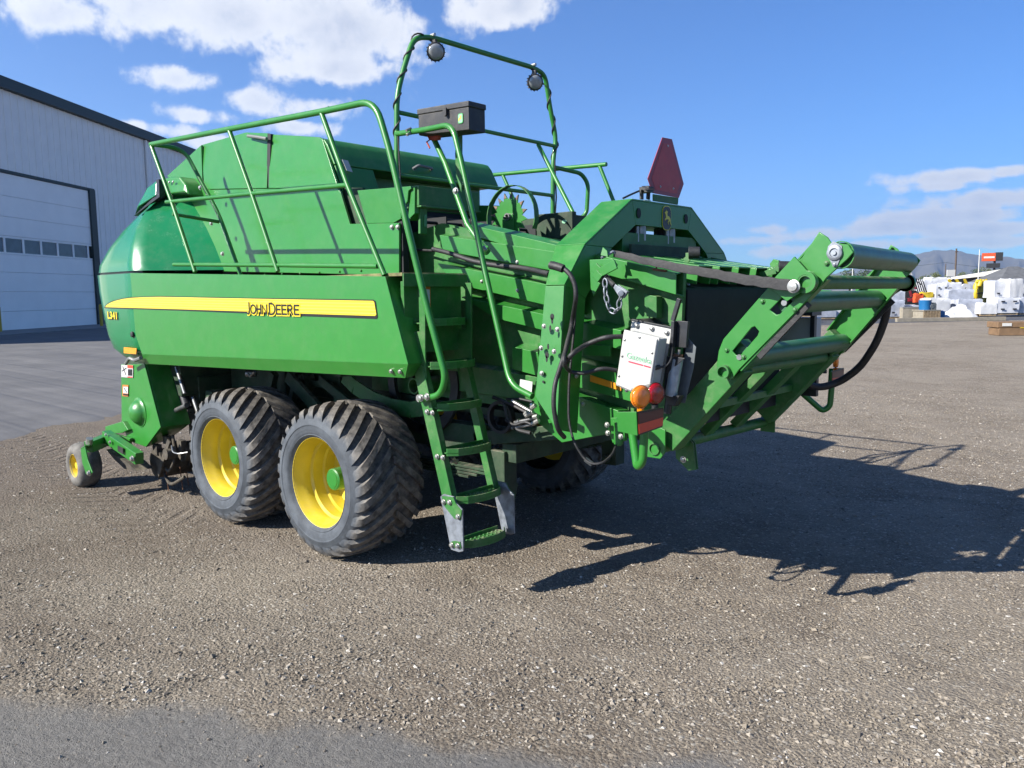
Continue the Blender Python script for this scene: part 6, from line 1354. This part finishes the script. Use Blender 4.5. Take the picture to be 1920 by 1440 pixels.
PL = [('clear-wrapped pallet left of the red machine, seen past the hose', (-10.125, 46.537, 0.020, 1.100, 0.926), 'wrap_clear', .1, 2),
 ('upper clear-wrapped load on the pallet left of the red machine', (-10.237, 46.974, 1.094, 1.668, 0.932), 'wrap_clear', .05, 0),
 ('low white draped load beside the thick hose', (-10.943, 45.800, 0.001, 0.574, 0.575), 'tarp_white', .2, 0),
 ('white draped load right behind the blue tub', (-8.633, 49.899, 0.393, 1.179, 1.284), 'tarp_white', .1, 0),
 ('white carton stack with dark print behind the blue tub', (-8.963, 51.620, 1.126, 2.033, 0.745), 'wrap_white', 0, 4),
 ('white carton load on top, left of the yellow frame', (-8.537, 52.676, 1.688, 2.128, 0.956), 'wrap_white', 0, 1),
 ('long clear-wrapped load in the middle row left of the yellow corn header', (-7.948, 51.861, 0.985, 1.684, 1.610), 'wrap_clear', .03, 0),
 ('clear-wrapped load low behind the crumpled tarp', (-7.288, 51.244, 0.040, 1.090, 1.518), 'wrap_clear', .05, 0),
 ('sagging white draped load under the yellow corn header', (-6.267, 51.356, 0.079, 0.890, 0.978), 'tarp_white', -.05, 0),
 ('white carton stack with three printed labels right of the corn header, bottom', (-5.422, 52.117, 0.130, 1.168, 1.304), 'wrap_white', .02, 4),
 ('white carton stack right of the corn header, top', (-5.851, 52.538, 1.165, 2.177, 1.021), 'wrap_white', .04, 2),
 ('bulging white bagged load on top beside the house', (-5.167, 52.751, 1.191, 2.294, 0.916), 'tarp_white', .12, 0),
 ('clear-wrapped load at the right edge, bottom row', (-4.431, 53.279, 0.107, 1.181, 1.539), 'wrap_clear', .02, 0),
 ('white load in the second row directly above the red implement base', (-10.530, 52.900, 0.242, 1.118, 1.198), 'wrap_white', .05, 0),
 ('clear-wrapped load in the second row behind the beige block', (-10.059, 49.287, 0.102, 0.764, 1.065), 'wrap_clear', -.04, 0),
 ('white load in the back row above the yellow cover', (-12.142, 63.560, 1.811, 2.625, 1.233), 'tarp_white', .05, 0),
 ('long white load in the back row right of the pole', (-9.884, 62.902, 1.307, 2.176, 1.115), 'wrap_clear', .0, 0),
 ('white load behind the row with a flat top, left part', (-11.449, 58.801, 1.508, 2.385, 1.077), 'wrap_white', 0, 0),
 ('white load behind the row with a flat top, right part', (-10.949, 60.597, 1.491, 2.345, 1.174), 'wrap_white', 0, 0),
 ('wrapped load glimpsed through the chute beside the wooden crate', (-12.957, 42.641, 0.075, 0.885, 1.501), 'wrap_clear', .1, 0),
 ('white load glimpsed through the chute above the lower roller', (-12.296, 44.582, 0.023, 1.230, 1.278), 'wrap_white', .0, 0)]
for lab, info, m, rz, nl in PL: pallet(lab, info, m, rz, nl, base=info[2] < .3)
# crumpled tarp heap
info = (-7.188, 48.643, 0.084, 0.966, 1.964)
a = MB(); w_ = info[4]; h_ = info[3]; n_ = 22; vs = []; fs = []
for i in range(n_+1):
    for j in range(9):
        u, v_ = i/n_, j/8; e_ = math.sin(PI*u)**.6*math.sin(PI*v_)**.7
        vs.append(((u-.5)*w_, (v_-.5)*2.0, max(0, h_*e_*(.50+.25*u+.22*math.sin(u*9+v_*3))+random.uniform(-.10, .10)*e_)))
fs = [(i*9+j, (i+1)*9+j, (i+1)*9+j+1, i*9+j+1) for i in range(n_) for j in range(8)]
a.add(vs, fs); simple('tarp_heap', 'crumpled white tarp lying in a heap in front of the pallets', 'tarp', a, 'tarp_white', (info[0], info[1], 0))
info = (-7.664, 47.138, 0.092, 0.464, 0.405); a = MB(); lumpy(a, info[4], .4, 0, info[3], 4, .03); simple('blue_bag', 'small pale blue bag on the ground left of the tarp heap', 'bag', a, 'blue_plastic', (info[0], info[1], 0))
# tub and engine on a crate
info = (-8.156, 46.291, 0.081, 0.543, 1.083); t = thing('wooden_crate', 'slatted pale wooden crate carrying the blue tub', 'crate', (info[0], info[1], 0), YAW+.15)
for k in range(6): a = MB(); a.box((-info[4]*.42+k*info[4]*.168, -.5, info[3]*.55), (info[4]*.13, .03, info[3]*.8)); a.build('slat', 'crate_wood', t)
a = MB(); a.box((0, 0, info[3]*.96), (info[4], 1.05, .05)); a.box((0, 0, .06), (info[4], 1.0, .1)); a.box((0, .05, info[3]*.5), (info[4]*.9, .9, info[3]*.8)); a.build('frame', 'pale_timber', t)
zt = info[3]; i2 = (-8.229, 46.225, 0.544, 1.097, 0.680); a = MB(); a.lathe([(0, 0), (0, i2[4]*.46), (.5, i2[4]*.50), (.56, i2[4]*.52), (.56, i2[4]*.47), (.1, i2[4]*.44)], (0, 0, 0), (0, 0, 1), 24); simple('tub', 'round bright blue plastic tub standing on the slatted crate', 'tub', a, 'blue_plastic', (i2[0], i2[1], zt+.0), 0)
i2 = (-7.880, 46.405, 0.541, 0.940, 0.308); a = MB(); a.box((0, 0, .18), (i2[4], .35, .36)); a.cyl((-.1, -.2, .2), (-.1, .2, .2), .12, 12); a.box((.05, 0, .38), (.2, .2, .08)); simple('engine', 'small dark grey engine beside the blue tub', 'engine', a, 'grey_plate', (i2[0], i2[1], zt), YAW, bevel=.02)
i2 = (-9.202, 46.695, -0.006, 0.655, 1.138); t = thing('concrete_block', 'low beige block behind the wooden crate', 'block', (i2[0], i2[1], 0), YAW); a = MB(); a.box((0, 0, i2[3]/2), (i2[4], .8, i2[3])); a.build('body', 'pale_timber', t, .02); a = MB(); a.box((0, 0, i2[3]+.03), (i2[4]*1.02, .84, .06)); a.build('cap', 'concrete', t)
# red and black folded implement
i2 = (-10.410, 51.662, 0.514, 2.536, 1.555); t = thing('folded_implement', 'red and black folded farm implement with slanting rails', 'farm implement', (i2[0], i2[1], 0), YAW); wI, hI = i2[4], i2[3]
a = MB(); a.bar((-.3*wI, 0, hI*.95), (.02*wI, 0, hI*.30), .18, .14); a.bar((-.25*wI, .3, hI*.6), (.2*wI, .3, hI*.25), .15, .12); a.box((-.1*wI, 0, hI*.42), (wI*.35, .5, .22)); a.bar((-.15*wI, -.2, hI*.75), (.1*wI, -.2, hI*.7), .1, .1); a.build('red_frame', 'machine_red', t, .01)
for k in range(5): a = MB(); x_ = -.08+.09*k; a.bar((x_*wI, -.3, hI*.97-.04*k), ((x_+.30)*wI, -.3, hI*.42), .05, .06); a.build('rail', 'machine_black', t)
a = MB(); a.bar((-.08*wI, -.32, hI*.93), (.28*wI, -.32, hI*.78), .05, .05); a.bar((.04*wI, -.32, hI*.62), (.42*wI, -.32, hI*.5), .05, .05); a.build('rail', 'machine_black', t)
for k in range(3): a = MB(); a.lathe([(-.12, .22), (-.12, .42), (.12, .42), (.12, .22)], (-.32*wI+k*.27*wI, -.1, .75+.1*(k % 2)), (0, 1, 0), 18, True); a.build('wheel', 'machine_black', t)
a = MB(); a.box((0, 0, .5), (wI*.9, .8, .18)); a.box((-.1*wI, .1, hI*.55), (.5*wI, .3, .5)); a.build('base_frame', 'machine_black', t, .01)
i2 = (-9.756, 50.368, 0.912, 1.446, 0.504); a = MB(); lumpy(a, i2[4], .3, i2[2], i2[3], 4, .08); simple('orange_cover', 'bright orange cloth hanging on the red implement', 'cover', a, 'orange_cloth', (i2[0], i2[1], 0))
i2 = (-9.421, 50.938, 1.137, 1.539, 0.641); a = MB(); lumpy(a, i2[4], .5, i2[2], i2[3], 5, .07); simple('yellow_cover', 'pale yellow cover between the red implement and the cartons', 'cover', a, 'machine_yellow', (i2[0], i2[1], 0))
# yellow corn headers stood on end
i2 = (-7.054, 54.012, 0.747, 2.375, 1.300); t = thing('corn_header', 'yellow corn header with two toothed wheel guards stood on end', 'corn header', (i2[0], i2[1], 0), YAW+.5); wI, hI = i2[4], i2[3]
for k, x_ in enumerate((-.24, .22)):
    a = MB(); pts_ = [(x_*wI+.42*math.sin(q_)*(.9), -.1, hI*.60+ .72*math.cos(q_)) for q_ in np.linspace(-.6, 3.6, 14)]
    for p_, q_ in zip(pts_, pts_[1:]): a.bar(p_, q_, .32, .14, (0, 1, 0))
    for p_ in pts_: a.box((p_[0]+.07, p_[1]-.1, p_[2]), (.16, .05, .05))
    a.build('wheel_guard', 'machine_yellow', t, .01)
    a = MB(); a.lathe([(-.25, .02), (-.2, .16), (.1, .2), (.3, .05)], (x_*wI-.05, -.15, hI*.86), (.4, 0, 1), 12); a.bar((x_*wI-.22, -.1, hI*.72), (x_*wI-.1, -.1, .70), .10, .22); a.build('snout', 'machine_yellow', t, .03)
    a = MB(); a.bar((x_*wI-.35, -.2, hI*.60), (x_*wI+.2, -.2, hI*.62), .06, .06); a.box((x_*wI, .1, .75), (.5, .4, .4)); a.build('drive', 'machine_black', t)
for k in range(4):
    x_ = (-.38+.25*k)*wI; a = MB(); a.tube([(x_, .1, hI*.22), (x_-.05, 0, hI*.5), (x_+.03, .02, hI*.8), (x_+.10, 0, hI*(.97-.03*(k % 2)))], [.10, .19, .17, .06], 10); a.build('snout', 'machine_yellow', t)
i2 = (-8.688, 55.904, 1.570, 2.422, 1.647); t = thing('yellow_implement', 'yellow and black machine lying flat above the wrapped pallets', 'farm implement', (i2[0], i2[1], 0), YAW); wI, zb, zt = i2[4], i2[2], i2[3]
a = MB(); a.box((0, 0, zb*.5), (wI*.6, .6, zb)); a.build('stand', 'machine_black', t)
for k in range(5): a = MB(); a.bar((-wI*.5+k*wI*.16, -.1, zt-.05), (-wI*.25+k*wI*.16, -.1, zb), .10, .14); a.build('arm', 'machine_yellow' if k % 2 == 0 else 'machine_black', t)
a = MB(); a.lathe([(-.1, .05), (-.1, .3), (.1, .3), (.1, .05)], (.12*wI, -.3, zb+.2), (0, 1, 0), 18, True); a.build('disc', 'wrap_white', t)
a = MB(); a.bar((-wI*.45, 0, zt-.1), (wI*.3, 0, zt-.35), .12, .12); a.build('beam', 'machine_yellow', t, .01)
i2 = (-8.421, 23.849, 1.170, 1.764, 0.379); t = thing('yellow_implement', 'yellow machine glimpsed behind the rubber curtain', 'farm implement', (i2[0], i2[1], 0), YAW); a = MB(); a.box((0, 0, i2[3]*.55), (i2[4], .5, i2[3]*.8)); a.bar((0, -.3, 0), (.2, -.3, i2[3]), .1, .1); a.build('body', 'machine_yellow', t, .02); a = MB(); a.bar((-.2, -.32, .2), (.2, -.32, i2[3]*.9), .08, .1); a.bar((.2, -.33, .3), (-.2, -.33, i2[3]*.8), .08, .05); a.build('arm', 'machine_black', t)
i2 = (-12.566, 38.957, 0.107, 0.632, 0.644); t = thing('wooden_crate', 'plain brown wooden crate seen through the chute arms', 'crate', (i2[0], i2[1], 0), YAW); 
for k in range(3): a = MB(); a.box((0, -.4, .1+k*i2[3]*.32), (i2[4]*1.6, .8, i2[3]*.29)); a.build('board', 'crate_wood', t)
i2 = (-5.654, 59.982, 1.006, 1.731, 1.132); t = thing('parked_trailer', 'white and black trailer parts at the right edge behind the pallets', 'trailer', (i2[0], i2[1], 0), YAW); a = MB(); a.box((0, 0, i2[3]-.35), (i2[4], .8, .5)); a.build('body', 'wrap_white', t, .02); a = MB(); a.box((0, -.3, i2[2]+.2), (i2[4]*.8, .3, .3)); a.box((0, 0, i2[2]*.5), (.2, .3, i2[2])); a.build('chassis', 'machine_black', t)
# cardboard boxes and timber on the gravel
pA, pB = V((-1.746, 30.457, 0.000)), V((-0.677, 28.940, 0.000))
t = thing('flat_box', 'low brown cardboard crate lying on the gravel at the right edge', 'crate', tuple(pA.lerp(pB, .5)), YAW-.1)
a = MB(); a.box((1.05, .35, .14), (2.4, .8, .27)); a.build('lower_box', 'cardboard', t, .02)
a = MB(); a.box((1.03, .38, .40), (2.45, .85, .22)); a.build('upper_box', 'cardboard', t, .025)
a = MB(); a.box((.12, -.055, .41), (.32, .02, .11)); a.build('printed_patch', 'white_trim', t)
a = MB(); a.prism([(.55, -.07, .31), (1.2, -.07, .29), (1.2, -.07, .27), (.6, -.07, .275)], (0, .01, 0)); a.build('strap', 'machine_yellow', t)
pA, pB = V((-8.333, 41.331, 0.000)), V((-4.085, 45.681, 0.000))
a = MB(); a.bar((0, 0, .11), (tuple(pB-pA)[0], tuple(pB-pA)[1], .11), .22, .20); simple('timber_beam', 'long pale timber beam lying along the edge of the asphalt', 'timber', a, 'pale_timber', tuple(pA), 0, bevel=.01)

# ---- mountains
def mountains(pts, dist, m, name):
    """ridge line through directions, with spurs running towards the viewer"""
    cx0, cy0 = 5.077, -4.365; n_ = len(pts); rows = 9; vs = []
    for i, p in enumerate(pts):
        d = V(p[0]-cx0, p[1]-cy0, 0).normalized()
        for j in range(rows):
            t_ = j/(rows-1); r = dist-t_*dist*.28; spur = math.sin(i*.9)+.6*math.sin(i*2.3+1)+.4*math.sin(i*5.1)
            z = p[2]*(1-t_)**(1.15+.28*spur)*(1+.05*math.sin(i*3.7+j*2.1)*(t_ > 0))
            vs.append((cx0+d.x*r, cy0+d.y*r, max(z, -2) if j < rows-1 else -5))
    a = MB(); a.add(vs, [(i*rows+j, (i+1)*rows+j, (i+1)*rows+j+1, i*rows+j+1) for i in range(n_-1) for j in range(rows-1)])
    tag(a.build(name, m, None, 0, 80), kind='structure')
mat('mountain_scrub', (.115, .105, .080), .95, var=.35, vscale=.004)
def interp(keys, step=7):
    out = []
    for (a0, p0), (a1, p1) in zip(keys, keys[1:]):
        n_ = max(1, int((a1-a0)/step))
        for k in range(n_): t_ = k/n_; out.append(tuple(p0[q]+(p1[q]-p0[q])*t_ for q in range(2))+(p0[2]+(p1[2]-p0[2])*t_+random.uniform(-5, 5),))
    return out+[keys[-1][1]]
mountains(interp([(1300, (-3169.540, 5667.654, 30.612)), (1360, (-2955.646, 5782.181, 76.902)), (1430, (-2707.474, 5902.586, 162.043)), (1480, (-2529.596, 5981.070, 133.924)), (1560, (-2248.604, 6092.431, 119.948)), (1620, (-2043.201, 6164.472, 170.082)), (1680, (-1841.835, 6227.722, 218.515)), (1716, (-1723.119, 6261.681, 245.214)), (1742, (-1638.638, 6284.371, 268.718)), (1760, (-1580.270, 6299.338, 274.102)), (1792, (-1477.054, 6324.402, 270.287)), (1812, (-1412.294, 6339.219, 245.739)), (1850, (-1291.976, 6364.909, 226.817)), (1880, (-1198.838, 6383.169, 219.932)), (1920, (-1075.762, 6405.142, 190.547)), (1990, (-867.584, 6436.789, 166.068)), (2100, (-556.177, 6471.358, 128.848)), (2300, (-40.458, 6495.475, 74.962)), (2600, (617.654, 6466.705, 5.572))]), 6500, 'mountain_scrub', 'mountains')
# ---- air: even haze that pales the mountain
hz = MB(); hz.box((0, 0, 380), (17200, 17200, 770)); hb = hz.build('haze', [], None); tag(hb, kind='stuff')
hm = bpy.data.materials.new('haze_air'); hm.use_nodes = True; hm.node_tree.nodes.clear(); t = NT(hm.node_tree)
pv = t.new('ShaderNodeVolumePrincipled'); pv.inputs['Color'].default_value = (.55, .72, 1.0, 1); pv.inputs['Density'].default_value = .00012; pv.inputs['Anisotropy'].default_value = .3
o = t.new('ShaderNodeOutputMaterial'); t.l.new(pv.outputs[0], o.inputs['Volume']); hb.data.materials.clear(); hb.data.materials.append(hm)
